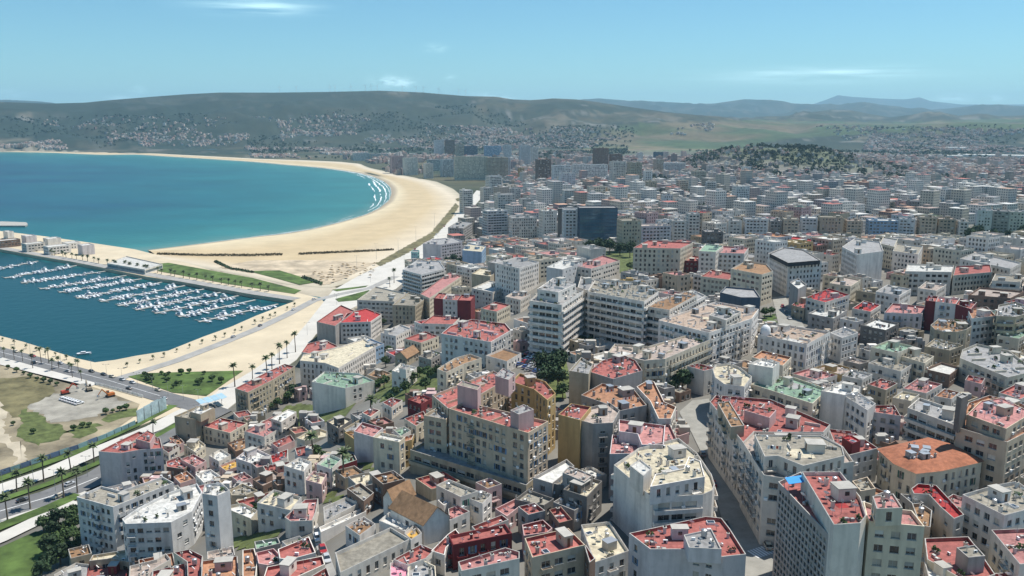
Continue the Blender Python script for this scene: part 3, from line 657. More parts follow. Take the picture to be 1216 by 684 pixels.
        for e, (z_, mm) in enumerate(((.12, rm(roof)), (0, M_wood))):
            rb.poly([(*A_, zr+ov+z_), (*B_, zr+ov+z_), (*R1, zr+rh+z_), (*R0, zr+rh+z_)], mm); rb.poly([(*C_, zr+ov+z_), (*D_, zr+ov+z_), (*R0, zr+rh+z_), (*R1, zr+rh+z_)], mm)
        for u, v, q in ((A_, R0, D_), (B_, R1, C_)):
            for s_, e_ in ((u, v), (q, v)): rb.poly([(*s_, zr+ov), (*e_, zr+rh), (*e_, zr+rh+.12), (*s_, zr+ov+.12)], M_wood)
        link('roof', rb.mesh('roof'), root)
        gb = MB(); gb.poly([(*a, zr), (*d, zr), (*r0, zr+rh-.05)][::-1], m); link('gable', gb.mesh('gable'), root); gb = MB(); gb.poly([(*b, zr), (*c, zr), (*r1, zr+rh-.05)], m); link('gable', gb.mesh('gable'), root)
    elif kind == 'hip':
        rb = MB(); O = inset(loc, -.6); I = inset(loc, opt.get('hipin', 6)); rh = opt.get('rise', 2.2)
        for i in range(n): rb.poly([(*O[i], zr-.1), (*O[(i+1) % n], zr-.1), (*I[(i+1) % n], zr+rh), (*I[i], zr+rh)], rm(roof))
        rb.poly([(*p, zr+rh) for p in I], rm(roof)); rb.poly([(*p, zr-.16) for p in O][::-1], m)
        for i in range(n): rb.poly([(*O[i], zr-.16), (*O[(i+1) % n], zr-.16), (*O[(i+1) % n], zr-.1), (*O[i], zr-.1)], m)
        link('roof', rb.mesh('roof'), root)
    # roof furniture
    if kind == 'flat' and opt.get('clut', 1) and not opt.get('pented'):
        ar = abs(sum(loc[i][0]*loc[(i+1) % n][1]-loc[(i+1) % n][0]*loc[i][1] for i in range(n)))/2
        I2 = inset(loc, 1.6); xs = [p[0] for p in loc]; ys = [p[1] for p in loc]
        avoid = [[(x-org[0], y-org[1]) for x, y in q] for q in opt.get('avoid', [])]
        ang = math.atan2(loc[1][1]-loc[0][1], loc[1][0]-loc[0][0])
        items = []
        if near:
            if ar > 60: items += ['stair_hut']*(1+int(ar/500))
            items += ['satellite_dish']*rng.randint(1, 3+int(ar/50)) + ['water_tank']*rng.randint(0, 1+int(ar/350)) + ['air_conditioner']*rng.randint(0, 2+int(ar/150)) + ['chimney']*rng.randint(1, 3+int(ar/70)) + ['low_wall']*rng.randint(0, 2+int(ar/70)) + ['clothes_line']*rng.randint(0, 1+int(ar/120)) + ['shed']*rng.randint(0, 1+int(ar/130)) + ['skylight']*rng.randint(0, 1+int(ar/300)) + ['antenna']*rng.randint(0, 2+int(ar/120)) + ['planter']*rng.randint(0, 1+int(ar/140)) + ['junk_pile']*rng.randint(0, 2+int(ar/90)) + ['awning']*rng.randint(0, 1+int(ar/220))
        else:
            if ar > 60: items += ['stair_hut']*(1+int(ar/450))
            items += rng.sample(['water_tank', 'satellite_dish', 'shed', 'chimney', 'low_wall'], 2)
        placed = []
        if near and ar > 50:
            pal = {'red': ['pnk', 'ora', 'cri', 'mix', 'cem'], 'pnk': ['red', 'ora', 'mix'], 'ora': ['red', 'mix', 'crm'], 'cri': ['red', 'mix']}.get(roof, ['gry', 'cem', 'mix', 'crm', 'wht'])
            for k in range(rng.randint(1, 2+int(ar/90))):
                a_, b_ = rng.uniform(1.2, 4.5), rng.uniform(1, 3.2); x = rng.uniform(min(xs), max(xs)); y = rng.uniform(min(ys), max(ys)); ca, sa = math.cos(ang), math.sin(ang)
                q = [(x+u*a_*ca-v*b_*sa, y+u*a_*sa+v*b_*ca) for u, v in ((-1, -1), (1, -1), (1, 1), (-1, 1))]
                if not inpoly(np.array([p_[0] for p_ in q]), np.array([p_[1] for p_ in q]), I2).all(): continue
                pm_ = MB(); zp = zr-cfg['par']+.02+.012*k; pm_.poly([(*p_, zp) for p_ in q], rm(rng.choice(pal))); link('roof_patch', pm_.mesh('roof_patch'), roof_o)
        for it in items:
            rad = {'stair_hut': 2.6, 'low_wall': 2.7, 'clothes_line': 2.2, 'shed': 2, 'awning': 2.6}.get(it, .8)
            for _ in range(12):
                x = rng.uniform(min(xs), max(xs)); y = rng.uniform(min(ys), max(ys))
                if not inpoly(np.array([x]), np.array([y]), loc)[0] or dpoly(np.array([x]), np.array([y]), loc)[0] < rad+.35: continue
                if any(math.hypot(x-a, y-b) < rad+c for a, b, c in placed): continue
                if any(inpoly(np.array([x]), np.array([y]), q)[0] or dpoly(np.array([x]), np.array([y]), q)[0] < rad for q in avoid): continue
                placed.append((x, y, rad))
                link(it, clutter(it, wall), roof_o, (x, y, zr-cfg['par']), ang+rng.choice([0, math.pi/2, math.pi]) if it != 'satellite_dish' else rng.uniform(-.3, .3), (rng.uniform(.7, 1.25), rng.uniform(.7, 1.2), rng.uniform(.85, 1.15)) if it in ('stair_hut', 'shed', 'low_wall') else rng.uniform(.8, 1.15)); break
    return P
def B(pxs, h, wall, roof, label=None, style='grid', name='apartment_building', cat='building', wings=(), pent=(), short=None, near=None, **opt):
    rng = random.Random(int(pxs[0][0]*131+pxs[0][1]*7)); k_ = 1 if opt.get('hx') else .60 if name == 'house' else .75 if max(p[1] for p in pxs) > 365 else .9
    h = h*k_; wings = [(a, b*k_, c, d, e) for a, b, c, d, e in wings]
    z1 = solve_top(pxs, h); P = ccw([atz(a, b, z1) for a, b in pxs])
    return build(P, z1, wall, roof, label, style, name, cat, [([atz(a, b, solve_top(wp, wh)) for a, b in wp], solve_top(wp, wh), ww, wr, ws) for wp, wh, ww, wr, ws in wings],
          [([atz(a, b, z1+dh) for a, b in pp], z1+dh, pw, pr, ps) for pp, dh, pw, pr, ps in pent], short, near, rng, opt)
def build(P, z1, wall, roof, label, style, name, cat, wings, pent, short, near, rng, opt):
    cx = sum(p[0] for p in P)/len(P); cyy = sum(p[1] for p in P)/len(P)
    zb = min(float(v) for v in T0(np.array([p[0] for p in P]), np.array([p[1] for p in P])))
    D = math.hypot(cx, cyy); near = (D < 470) if near is None else near
    org = (cx, cyy, zb); root = empty(name, org)
    z0 = zb-2.5
    o1 = dict(opt)
    if pent: o1['avoid'] = [p[0] for p in pent]
    volume(root, org, P, z0, z1, wall, roof, style, near, rng, o1); polys = [P]
    hulls = [(P, z0+2.5, z1)]
    for wp, wz, ww, wr, ws in wings:
        zz0 = min(float(v) for v in T0(np.array([p[0] for p in wp]), np.array([p[1] for p in wp])))-2.5
        volume(root, org, wp, zz0, wz, ww, wr, ws, near, rng, opt); polys.append(ccw(wp)); hulls.append((wp, zz0+2.5, wz))
    for pp, pz, pw, pr, ps in pent:
        volume(root, org, pp, z1-opt.get('par', .9)-.3, pz, pw, pr, ps, near, rng, dict(opt, zg=z1-.9, par=.4, clut=near)); hulls.append((pp, z1, pz))
    if opt.get('cat_off'): pass
    tag(root, label, cat, opt.get('group'))
    pts = [proj(x, y, z) for q, za, zb_ in hulls for x, y in q for z in (za, zb_)]
    bb = (min(p[0] for p in pts), min(p[1] for p in pts), max(p[0] for p in pts), max(p[1] for p in pts))
    for q in polys: FOOT.append(q)
    for q, za, zb_ in hulls: HULL.append(([proj(x, y, za) for x, y in q], [proj(x, y, zb_) for x, y in q], math.hypot(*q[0]), .34 if name == 'house' else .72))
    BREC.append(dict(root=root, bb=bb, wall=wall, roof=roof, st=max(1, round((z1-zb)/3.1)), D=D, label=label, short=short, xy=(cx, cyy), style=style, name=name, rk=opt.get('roofkind', 'flat')))
    return root
def Fb(x0, x1, yt, yb, wall, roof, depth=16, yaw=0, style='grid', label=None, name='apartment_building', **k):
    g = ground((x0+x1)/2, yb); f = g[1]*CP-(g[2]-H)*SP; wdt = (x1-x0)/F*f; ht = (yb-yt)/F*f*1.02
    az_ = math.atan2(g[0], g[1]); ux = Vector((math.cos(-az_+yaw), math.sin(-az_+yaw))); uy = Vector((-ux.y, ux.x)); c = Vector((g[0], g[1]))+uy*depth/2
    if yaw: wdt = max(6, (wdt-abs(math.sin(yaw))*depth)/math.cos(yaw))
    P = [tuple(c+ux*a*wdt/2+uy*b*depth/2) for a, b in ((-1, -1), (1, -1), (1, 1), (-1, 1))]
    z1 = Ts(c.x, c.y)+ht
    return build(P, z1, wall, roof, label, style, name, 'building', (), (), k.pop('short', None), k.pop('near', None), random.Random(int(x0*77+yt)), k)
# ------------------------------------------------------------------ the buildings of the photograph, front to back
B([(91, 590), (134, 602), (206, 573), (193, 566), (143, 583), (120, 577)], 17, 'blw', 'cem', 'pale bluish apartment block with weathered cement roof beside the lawn trees', short='bluish block by the lawn', hx=1, balc=.2)
B([(145, 616), (149, 622), (203, 620), (228, 607), (240, 584), (234, 574), (200, 585), (166, 602)], 17, 'blw', 'wht', 'pale curved-front apartment block with littered white roof beside the bluish block', short='curved pale block', hx=1, balc=.1)
B([(240, 586), (258, 589), (273, 582), (263, 573), (243, 575)], 20, 'blw', 'wht', 'tall narrow bluish slab with blank side wall above weedy ground', short='tall narrow bluish slab', hx=1, blank='right')
B([(117, 536), (143, 538), (166, 534), (193, 532), (190, 520), (165, 512), (140, 524)], 15, 'lil', 'red', 'lilac grey block with blank end wall and red roof beside the palm avenue', short='lilac block by the palm avenue', hx=1, blank='left', pent=[([(161, 521), (175, 511), (184, 515), (178, 526)], 2.6, 'pnk', 'red', 'sparse')], balc=.3)
B([(207, 494), (232, 498), (255, 485), (240, 480)], 13, 'stn', 'cem', 'square sandstone block with bare walls beside the blue canopy', style='sparse', short='square sandstone block', hx=1, pent=[([(226, 489), (238, 492), (254, 484), (240, 480)], 2.5, 'stn', 'wht', 'blank')])
B([(241, 506), (273, 514), (294, 502), (262, 496)], 9, 'crm', 'red', 'cream three-storey house with red roof and a white roof box', short='cream house with white roof box')
B([(290, 512), (314, 519), (354, 496), (324, 494)], 10, 'lgy', 'pnk', 'long off-white house with pink terrace and raised white end', short='long house with pink terrace', pent=[([(322, 497), (342, 486), (352, 489), (334, 501)], 3.6, 'lgy', 'wht', 'grid')])
B([(279, 461), (294, 466), (324, 451), (350, 435), (338, 432), (318, 441)], 21, 'stn', 'red', 'long seven-storey block with red terraces facing the boulevard', short='long block facing the boulevard', balc=.5)
B([(356, 428), (386, 431), (402, 437), (446, 411), (432, 402), (405, 411), (360, 421)], 16, 'wht', 'crm', 'white hotel with arched windows and cream roof behind the boulevard palms', style='tall', short='white arched hotel', name='hotel')
B([(358, 418), (375, 421), (402, 411), (385, 403), (365, 408)], 12, 'lgy', 'red', 'low white villa with red roof patch at the edge of the boulevard', short='villa at the boulevard edge')
B([(370, 453), (410, 461), (445, 452), (425, 443), (385, 441)], 13, 'wht', 'grn', 'long white-walled building with greenish roof above the overgrown field', style='sparse', short='long white-walled building', redpar=False)
B([(376, 382), (398, 387), (421, 369), (405, 362)], 19, 'gry', 'red', 'dark grey block with blank side and reddish roof near the boulevard', style='sparse', short='dark grey block near the boulevard')
B([(404, 383), (440, 382), (453, 373), (435, 366), (412, 372)], 19, 'wht', 'cri', 'white apartment block with crimson terrace and balcony stacks', short='white block with crimson terrace', balc=.5)
B([(424, 356), (468, 358), (481, 348), (446, 340)], 18, 'lgy', 'cem', 'off-white block with dark roof terrace beside the small lawn triangle', short='off-white block by the small lawn', style='wide')
B([(466, 362), (493, 363), (507, 353), (485, 347)], 17, 'stn', 'cem', 'old sandstone block with rounded corner and pale roof', short='old sandstone block', style='tall')
B([(499, 349), (510, 354), (548, 328), (534, 323)], 17, 'crm', 'pnk', 'long cream building with faded red roof running away from the shore', short='long cream building with faded red roof')
B([(478, 320), (500, 326), (528, 319), (522, 310), (495, 309)], 20, 'blw', 'gry', 'glassy pale building with curved front beside the beach boulevard', style='band', short='curved glassy building', hx=1)
B([(502, 289), (523, 290.5), (549, 287), (538, 282), (513, 284)], 22, 'lil', 'gry', 'lilac slab with blank wall and dark balcony rows by the beach road', short='lilac slab by the beach road', blank='left', style='wide')
B([(488, 299), (496, 299.5), (498, 297), (490, 296.5)], 12, 'tea', 'gry', 'small teal glass stair tower standing on the beach boulevard', style='glass', name='stair_tower', clut=0)
B([(549, 297), (572, 299), (577, 292), (556, 289)], 15, 'blu', 'crm', 'light blue walled block behind the dark tree clump', blank='left', short='light blue block')
B([(532, 270), (550, 271), (561, 264), (545, 262)], 20, 'gry', 'gry', style='wide')
Fb(589, 614, 231, 268, 'lgy', 'gry', 18, .3, 'wide', 'tall white tower block nearest the end of the beach boulevard', short='tall white tower by the boulevard end')
Fb(576, 606, 250, 284, 'blw', 'wht', 18, .35, 'band')
B([(588, 312), (617, 318.5), (640, 311), (614, 305)], 20, 'wht', 'gry', 'white twin tower block left of the white banded tower', hx=1, short='white twin tower block', wings=[([(579, 311), (588, 312.5), (600, 308), (592, 306)], 19, 'gry', 'gry', 'blank')])
B([(560, 325), (582, 328), (592, 321), (571, 318)], 12, 'stn', 'crm', hx=1, style='sparse'); B([(560, 342), (585, 347), (606, 338), (581, 333)], 9, 'lgy', 'wht', hx=1); B([(571, 366), (590, 370), (606, 362), (588, 358)], 9, 'crm', 'red', hx=1); B([(600, 352), (618, 356), (630, 349), (612, 345)], 8, 'lgy', 'mix', hx=1)
B([(649, 317), (668, 320), (692, 312), (670, 307)], 15, 'blw', 'wht', 'pale blank-sided block left of the pink roofed hall', hx=1, style='sparse', short='pale blank-sided block'); B([(683, 316), (702, 319), (736, 309), (716, 303)], 12, 'lgy', 'pnk', 'low long hall with pink red roof in front of the tree clump', hx=1, short='low hall with pink red roof', style='wide')
# maroon and white block
B([(526, 355), (543, 356.5), (548, 350), (531, 348.5)], 17, 'wht', 'red', 'white block between two maroon wings near the middle shore houses', wings=[([(515, 354), (526, 355), (531, 348.5), (521, 347.5)], 17, 'mar', 'red', 'sparse'), ([(543, 356.5), (559, 357), (564, 350.5), (548, 350)], 17, 'mar', 'red', 'blank')], short='white block with maroon wings', hx=1, redpar=False)
B([(501, 384), (538, 385), (546, 377), (515, 374)], 11, 'wht', 'red', 'white house with rows of dark windows below the maroon wings', style='wide', short='white house below the maroon wings')
B([(524, 396), (548, 400), (583, 406), (607, 392), (600, 384), (560, 379), (535, 387)], 15, 'blw', 'red', 'grey-blue school building with orange red roofs', short='grey-blue school', name='school_building')
B([(519, 438), (530, 442), (551, 432), (572, 425), (558, 420), (540, 425)], 13, 'crm', 'brn', 'cream and ochre building with brown roof beside the garden', short='cream building with brown roof')
B([(577, 422), (602, 429), (619, 419), (598, 413)], 7, 'wht', 'brn', 'low pavilion with flat brown roof beside the car deck', short='low brown-roofed pavilion', name='pavilion', clut=0)
B([(465, 440), (484, 445), (495, 436), (476, 431)], 9, 'wht', 'wht', 'small white villa with stepped roof among garden trees', short='small white garden villa', name='villa', pent=[([(474, 437), (482, 439), (487, 435), (479, 433)], 3, 'wht', 'gry', 'grid')])
B([(436, 445), (452, 450), (465, 443), (448, 437)], 7, 'stn', 'brn', name='house')
B([(420, 412), (436, 416), (456, 408), (440, 402)], 15, 'blu', 'gry', 'light blue tall house next to the white arched hotel', short='light blue house')
B([(452, 395), (470, 399), (488, 390), (475, 385)], 13, 'wht', 'gry', balc=.3)
B([(480, 402), (500, 407), (521, 399), (505, 393)], 11, 'crm', 'red')
B([(469, 421), (483, 425), (497, 417), (484, 413)], 8, 'stn', 'brn', name='house', roofkind='gable', rise=2.5)
B([(497, 423), (512, 427), (526, 419), (512, 415)], 8, 'gry', 'cem', name='house')
# U-shaped beige block and its podium
B([(533, 485), (552, 477), (606, 489.5), (651, 500), (627, 514), (604, 507)], 27, 'bge', 'red', 'large U-shaped beige apartment block with red roof terraces', short='U-shaped beige block', style='grid', balc=.12, fh=2.8,
  wings=[([(503, 493), (522, 482), (536, 487), (530, 498)], 22, 'bge', 'gry', 'grid'), ([(513, 469), (542, 458), (586, 440), (604, 449), (571, 468), (553, 478), (532, 485)], 25, 'bge', 'red', 'grid'), ([(607, 453), (617, 443), (648, 453), (660, 467), (650, 475), (634, 462)], 25, 'tan', 'red', 'grid')],
  pent=[([(543, 457), (567, 463), (571, 458), (549, 452)], 5.5, 'pnk', 'cem', 'sparse'), ([(606, 487), (616, 492), (634, 486), (622, 480)], 4.5, 'pnk', 'gry', 'sparse'), ([(588, 446), (604, 451), (612, 443), (597, 437)], 4.5, 'pnk', 'gry', 'sparse')], redpar=False)
B([(487, 534), (505, 524), (646, 558), (625, 576)], 8, 'stn', 'gry', 'long low podium with ribbon windows in front of the beige block', style='band', short='long low podium', name='shop_podium', clut=0)
# houses left of it
B([(443, 519), (474, 525), (481, 519), (452, 513)], 14, 'crm', 'wht', 'slim cream tower house with pale roof beside the podium', short='slim cream tower house')
B([(475, 526), (489, 522), (492, 515), (481, 518)], 12, 'tan', 'ora')
B([(420, 512), (443, 519), (455, 508), (430, 501)], 12, 'lil', 'pnk', blank='left')
for a in [([(454, 478), (465, 472), (478, 475), (465, 484)], 8, 'lgy', 'red'), ([(480, 497), (503, 488), (508, 497), (494, 506)], 10, 'crm', 'red'), ([(484, 474), (500, 468), (513, 473), (500, 480)], 8, 'mar', 'red'), ([(467, 510), (480, 506), (488, 511), (476, 518)], 9, 'wht', 'grn'),
          ([(430, 490), (441, 484), (451, 487), (440, 495)], 8, 'lgy', 'red'), ([(388, 500), (402, 509), (418, 498), (403, 492)], 10, 'dgy', 'crm'), ([(352, 520), (375, 507), (389, 512), (388, 518), (362, 523)], 5, 'crm', 'crm'), ([(350, 532), (372, 527), (380, 532), (378, 541), (353, 542)], 8, 'wht', 'red'),
          ([(280, 544), (298, 550), (322, 541), (298, 530)], 9, 'lil', 'wht'), ([(321, 541), (342, 533), (341, 544), (323, 550)], 8, 'wht', 'cri'), ([(260, 553), (280, 545), (291, 551), (268, 559)], 7, 'pnk', 'och'), ([(337, 553), (361, 560), (370, 548), (355, 543)], 13, 'wht', 'wht'),
          ([(363, 570), (382, 575), (388, 563), (372, 559)], 10, 'pnk', 'crm'), ([(376, 551), (393, 557), (406, 545), (392, 539)], 11, 'wht', 'grn'), ([(395, 556), (424, 546), (420, 538), (400, 545)], 9, 'mar', 'grn'), ([(408, 509), (446, 487), (452, 490), (414, 516)], 6, 'stn', 'gry'),
          ([(190, 531), (205, 523), (213, 530), (200, 538)], 8, 'lgy', 'red'), ([(200, 520), (210, 516), (219, 525), (208, 530)], 7, 'pnk', 'ora'), ([(218, 528), (235, 521), (244, 528), (233, 538)], 8, 'crm', 'crm'), ([(197, 548), (212, 542), (226, 551), (218, 557), (198, 554)], 8, 'brn', 'red'),
          ([(214, 545), (230, 539), (245, 547), (232, 555)], 8, 'pnk', 'pnk'), ([(232, 563), (250, 557), (263, 566), (242, 573)], 8, 'wht', 'wht'), ([(248, 541), (262, 533), (274, 540), (260, 548)], 7, 'lgy', 'wht'), ([(206, 566), (222, 559), (232, 568), (214, 574)], 7, 'pnk', 'ora'),
          ([(302, 532), (316, 526), (326, 531), (310, 537)], 5, 'gry', 'mix'), ([(322, 526), (345, 516), (350, 523), (330, 532)], 6, 'pnk', 'red'), ([(270, 526), (296, 518), (312, 525), (280, 536)], 5, 'brn', 'brn'),
          ([(272, 600), (288, 597), (306, 606), (298, 616), (274, 606)], 9, 'crm', 'wht'), ([(272, 582), (288, 574), (306, 582), (292, 588), (275, 588)], 8, 'stn', 'cem'), ([(305, 597), (325, 581), (358, 590), (345, 606), (328, 602)], 9, 'blw', 'crm'), ([(338, 614), (362, 593), (378, 592), (375, 608), (371, 618), (345, 619)], 9, 'lgy', 'pnk'),
          ([(384, 602), (411, 590), (427, 597), (385, 619)], 8, 'lgy', 'gry'), ([(379, 626), (430, 603), (435, 607), (381, 632)], 6, 'wht', 'wht'), ([(412, 580), (428, 573), (444, 585), (432, 595)], 8, 'brn', 'cem'),
          ([(410, 624), (432, 613), (446, 622), (427, 636)], 8, 'wht', 'brn'), ([(450, 618), (462, 608), (490, 622), (481, 631)], 7, 'wht', 'wht'), ([(480, 633), (493, 622), (501, 633), (488, 641)], 8, 'wht', 'och'), ([(300, 569), (325, 558), (336, 566), (312, 577)], 8, 'brn', 'mix'), ([(275, 566), (290, 560), (300, 567), (284, 573)], 7, 'pnk', 'pnk')]:
    B(a[0], a[1], a[2], a[3], name='house', balc=.12)
B([(398, 656), (464, 626), (487, 640), (404, 680)], 8, 'lgy', 'cem', 'long flat hall with grey green cement roof and dark parapet', short='long flat cement-roofed hall', style='tall', clut=0, name='hall')
B([(464, 602), (503, 622), (534, 613), (494, 594)], 8, 'wht', 'brn', 'white church-like hall with steep brown gabled roof', short='brown gabled hall', name='hall', roofkind='gable', rise=3.6, style='sparse')
B([(455, 590), (468, 597), (492, 586), (478, 578)], 8, 'wht', 'brn', 'smaller brown gabled house behind the gabled hall', name='house', roofkind='gable', rise=3)
B([(518, 576), (547, 590), (568, 583), (533, 569)], 11, 'lgy', 'cem', 'grey-roofed white house between the gabled hall and the podium street', short='grey-roofed white house')
B([(558, 592), (573, 598), (584, 587), (572, 582)], 9, 'wht', 'cem'); B([(532, 604), (543, 600), (558, 607), (534, 618)], 9, 'lgy', 'pnk', name='house'); B([(520, 594), (530, 587), (539, 593), (527, 600)], 9, 'wht', 'gry', name='house')
# bottom row
for a in [([(64, 682), (90, 668), (106, 670), (106, 690), (70, 700)], 7, 'lgy', 'gry'), ([(106, 667), (133, 664), (152, 672), (148, 696), (100, 698)], 8, 'mar', 'red'), ([(110, 659), (155, 652), (156, 668), (132, 663), (106, 666)], 7, 'stn', 'crm'), ([(160, 656), (184, 651), (196, 654), (182, 664), (160, 667)], 8, 'brn', 'ora'),
          ([(154, 672), (186, 664), (197, 657), (203, 664), (182, 676), (178, 700), (152, 700)], 7, 'lgy', 'mix'), ([(181, 678), (222, 668), (220, 700), (180, 700)], 8, 'crm', 'red'), ([(206, 656), (225, 652), (241, 660), (236, 694), (223, 694), (222, 667)], 8, 'crm', 'red'), ([(246, 655), (277, 648), (279, 659), (246, 664)], 8, 'wht', 'mix'),
          ([(240, 666), (282, 660), (284, 694), (238, 698)], 9, 'pnk', 'ora'), ([(288, 653), (302, 651), (306, 665), (304, 684), (288, 686)], 8, 'lgy', 'ora'), ([(302, 643), (330, 638), (333, 645), (304, 652)], 6, 'gry', 'grn'), ([(330, 652), (367, 637), (375, 656), (345, 664), (332, 663)], 8, 'wht', 'red'),
          ([(317, 673), (383, 660), (386, 670), (324, 698), (310, 696)], 8, 'lgy', 'red'), ([(356, 692), (388, 673), (394, 690), (380, 704)], 7, 'brn', 'red'), ([(304, 656), (325, 651), (339, 665), (318, 671), (307, 669)], 7, 'pnk', 'pnk'),
          ([(463, 669), (480, 660), (487, 673), (479, 700), (463, 700)], 8, 'lgy', 'dpk'), ([(467, 664), (500, 646), (516, 653), (506, 663), (484, 671)], 9, 'lgy', 'red'), ([(512, 654), (532, 634), (541, 628), (546, 634), (530, 650), (528, 659)], 9, 'wht', 'red'),
          ([(620, 623), (645, 617), (656, 627), (650, 632), (622, 636)], 11, 'pnk', 'red'), ([(652, 605), (666, 601), (680, 617), (664, 621)], 12, 'brn', 'red'), ([(657, 596), (665, 591), (694, 600), (682, 606)], 10, 'gry', 'gry'), ([(611, 593), (627, 581), (658, 592), (646, 600)], 10, 'dgy', 'cem'), ([(588, 604), (612, 592), (620, 599), (602, 613)], 8, 'pnk', 'pnk'), ([(560, 625), (596, 611), (604, 617), (566, 632)], 9, 'lgy', 'red')]:
    B(a[0], a[1], a[2], a[3], name='house', balc=.1)
B([(484, 674), (500, 664), (517, 672), (519, 700), (485, 700)], 8, 'crm', 'gry', name='house')
B([(533, 636), (600, 622), (608, 633), (538, 647)], 11, 'mar', 'red', 'maroon-walled house with long sloping orange red terrace', short='maroon-walled house', name='house')
B([(544, 667), (600, 650), (617, 655), (617, 663), (548, 678)], 13, 'lgy', 'pnk', 'off-white front house with dusty pink terrace at the picture bottom', style='wide', short='off-white front house')
B([(623, 639), (675, 627), (695, 647), (632, 662)], 14, 'bge', 'red', 'beige corner house with big red terrace at the picture bottom', short='beige house with big red terrace', style='wide', balc=.2, wings=[([(694, 648), (696, 647), (707, 663), (700, 668)], 13, 'brn', 'red', 'sparse')])
B([(690, 623), (724, 619), (747, 654), (706, 668)], 9, 'wht', 'crm', 'low white house with wide cream roof beside the dark alley', short='low house with wide cream roof', redpar=False)
B([(633, 567), (673, 545), (682, 553), (656, 574)], 11, 'gry', 'wht', 'grey house with long bright white roof below the ochre block', short='grey house with bright white roof', clut=0)
B([(656, 574), (678, 556), (708, 566), (700, 578), (680, 578)], 10, 'dgy', 'cem', pent=[([(668, 561), (676, 553), (704, 564), (694, 572)], 3.5, 'gry', 'mix', 'sparse')])
B([(669, 581), (697, 590), (715, 571), (690, 564)], 12, 'dgy', 'crm')
# corner blocks on the main street
B([(747, 633), (838, 613), (857, 615), (867, 628), (886, 658), (858, 661), (812, 652), (772, 652)], 17, 'lil', 'red', 'red-roofed wedge block with blank lilac walls on the street corner', short='red-roofed wedge block', blank='right', style='sparse', pent=[([(812, 635), (845, 628), (857, 652), (818, 650)], 2.2, 'lil', 'gry', 'blank')])
B([(729, 552), (775, 591), (835, 587), (846, 582), (849, 575), (845, 563), (828, 538), (806, 520), (758, 532)], 21, 'wht', 'crm', 'white streamlined block with curved corner and wraparound balconies', short='white streamlined corner block', style='band', blank='left', pent=[([(772, 578), (837, 566), (832, 547), (818, 542), (812, 556), (778, 563)], 3.6, 'wht', 'crm', 'tall'), ([(748, 553), (764, 565), (774, 556), (760, 545)], 4, 'wht', 'wht', 'sparse')])
B([(735, 498), (790, 505), (788, 528), (762, 528), (757, 515), (735, 512)], 21, 'lil', 'pnk', 'pale block with stepped pink red terraces behind the streamlined corner block', short='block with stepped pink terraces', style='sparse',
  wings=[([(724, 539), (763, 538), (757, 520), (727, 516)], 18, 'lil', 'pnk', 'grid'), ([(789, 506), (794, 500), (811, 536), (792, 538), (786, 528)], 19, 'wht', 'pnk', 'grid')])
B([(663, 492), (678, 479), (702, 483), (689, 499)], 23, 'tan', 'red', 'ochre yellow block with red roof right of the beige block', short='ochre yellow block', blank='left', wings=[([(689, 499), (702, 483), (724, 478), (736, 487), (728, 502), (704, 503)], 22, 'gry', 'mix', 'grid')])
B([(676, 440), (699, 444), (704, 432), (690, 424)], 23, 'stn', 'gry', 'plain sandstone tower house behind the dark trees', short='plain sandstone tower house', style='blank')
B([(699, 441), (728, 450), (763, 440), (755, 428), (740, 421), (715, 428)], 21, 'gry', 'red', 'dark grey block with red terraces beside the sandstone tower house', short='dark grey block with red terraces', style='sparse')
B([(756, 459), (770, 451), (777, 453), (789, 477), (803, 483), (797, 497), (782, 497), (772, 476)], 21, 'lgy', 'ora', 'narrow building with bright orange stepped terrace along the street', short='narrow building with orange terrace')
B([(690, 469), (715, 455), (752, 461), (768, 481), (735, 488), (722, 480)], 20, 'gry', 'ora')
B([(843, 477), (850, 469), (915, 474), (986, 504), (978, 513), (895, 513), (883, 526)], 18, 'lgy', 'red', 'long block with cluttered red roof above the shaded street', short='long block with cluttered red roof', hx=1, balc=.3, pent=[([(884, 487), (897, 483), (922, 487), (914, 496)], 2.8, 'pnk', 'red', 'sparse'), ([(852, 478), (866, 476), (884, 505), (868, 507)], 2.4, 'stn', 'brn', 'sparse')])
B([(882, 525), (907, 564), (932, 568), (950, 557), (1014, 548), (1001, 530), (975, 515), (895, 512)], 18.5, 'lgy', 'mix', 'corner block with broad tan terrace and set-back penthouse', short='corner block with set-back penthouse', hx=1, style='wide', balc=.4, pent=[([(896, 516), (908, 542), (924, 541), (954, 553), (1003, 541), (1000, 530), (975, 517)], 3.6, 'lgy', 'cem', 'tall')])
B([(952, 560), (998, 560), (1022, 590), (1029, 612), (1022, 621), (990, 623)], 27, 'lgy', 'red', 'tall block with long red roof and blue awning at the right foreground', short='tall block with the blue awning', hx=1, style='blank', redpar=False,
  wings=[([(924, 572), (951, 560), (989, 623), (984, 635)], 23.5, 'gry', 'red', 'lattice'), ([(1029, 613), (1032, 619), (1098, 625), (1083, 606), (1045, 602), (1025, 595)], 25, 'crm', 'pnk', 'grid')], pent=[([(1036, 589), (1041, 604), (1072, 603), (1061, 586)], 2.5, 'crm', 'pnk', 'grid')])
B([(1012, 571), (1030, 566), (1040, 580), (1022, 583)], 22, 'bge', 'cem')
B([(1082, 580), (1090, 574), (1112, 576), (1145, 611), (1133, 616), (1116, 601), (1103, 587), (1085, 586)], 15, 'lgy', 'cri', 'angular building with vivid crimson roof behind the cream annex', short='building with vivid crimson roof')
B([(1069, 586), (1084, 588), (1097, 597), (1086, 600)], 13, 'gry', 'wht'); B([(1083, 598), (1093, 597), (1107, 606), (1105, 626), (1092, 623)], 14, 'bge', 'brn')
B([(1143, 587), (1193, 612), (1245, 598), (1208, 571), (1180, 576)], 19, 'wht', 'cem', 'big white block with plain cement roof at the right edge', short='big white block at the right edge')
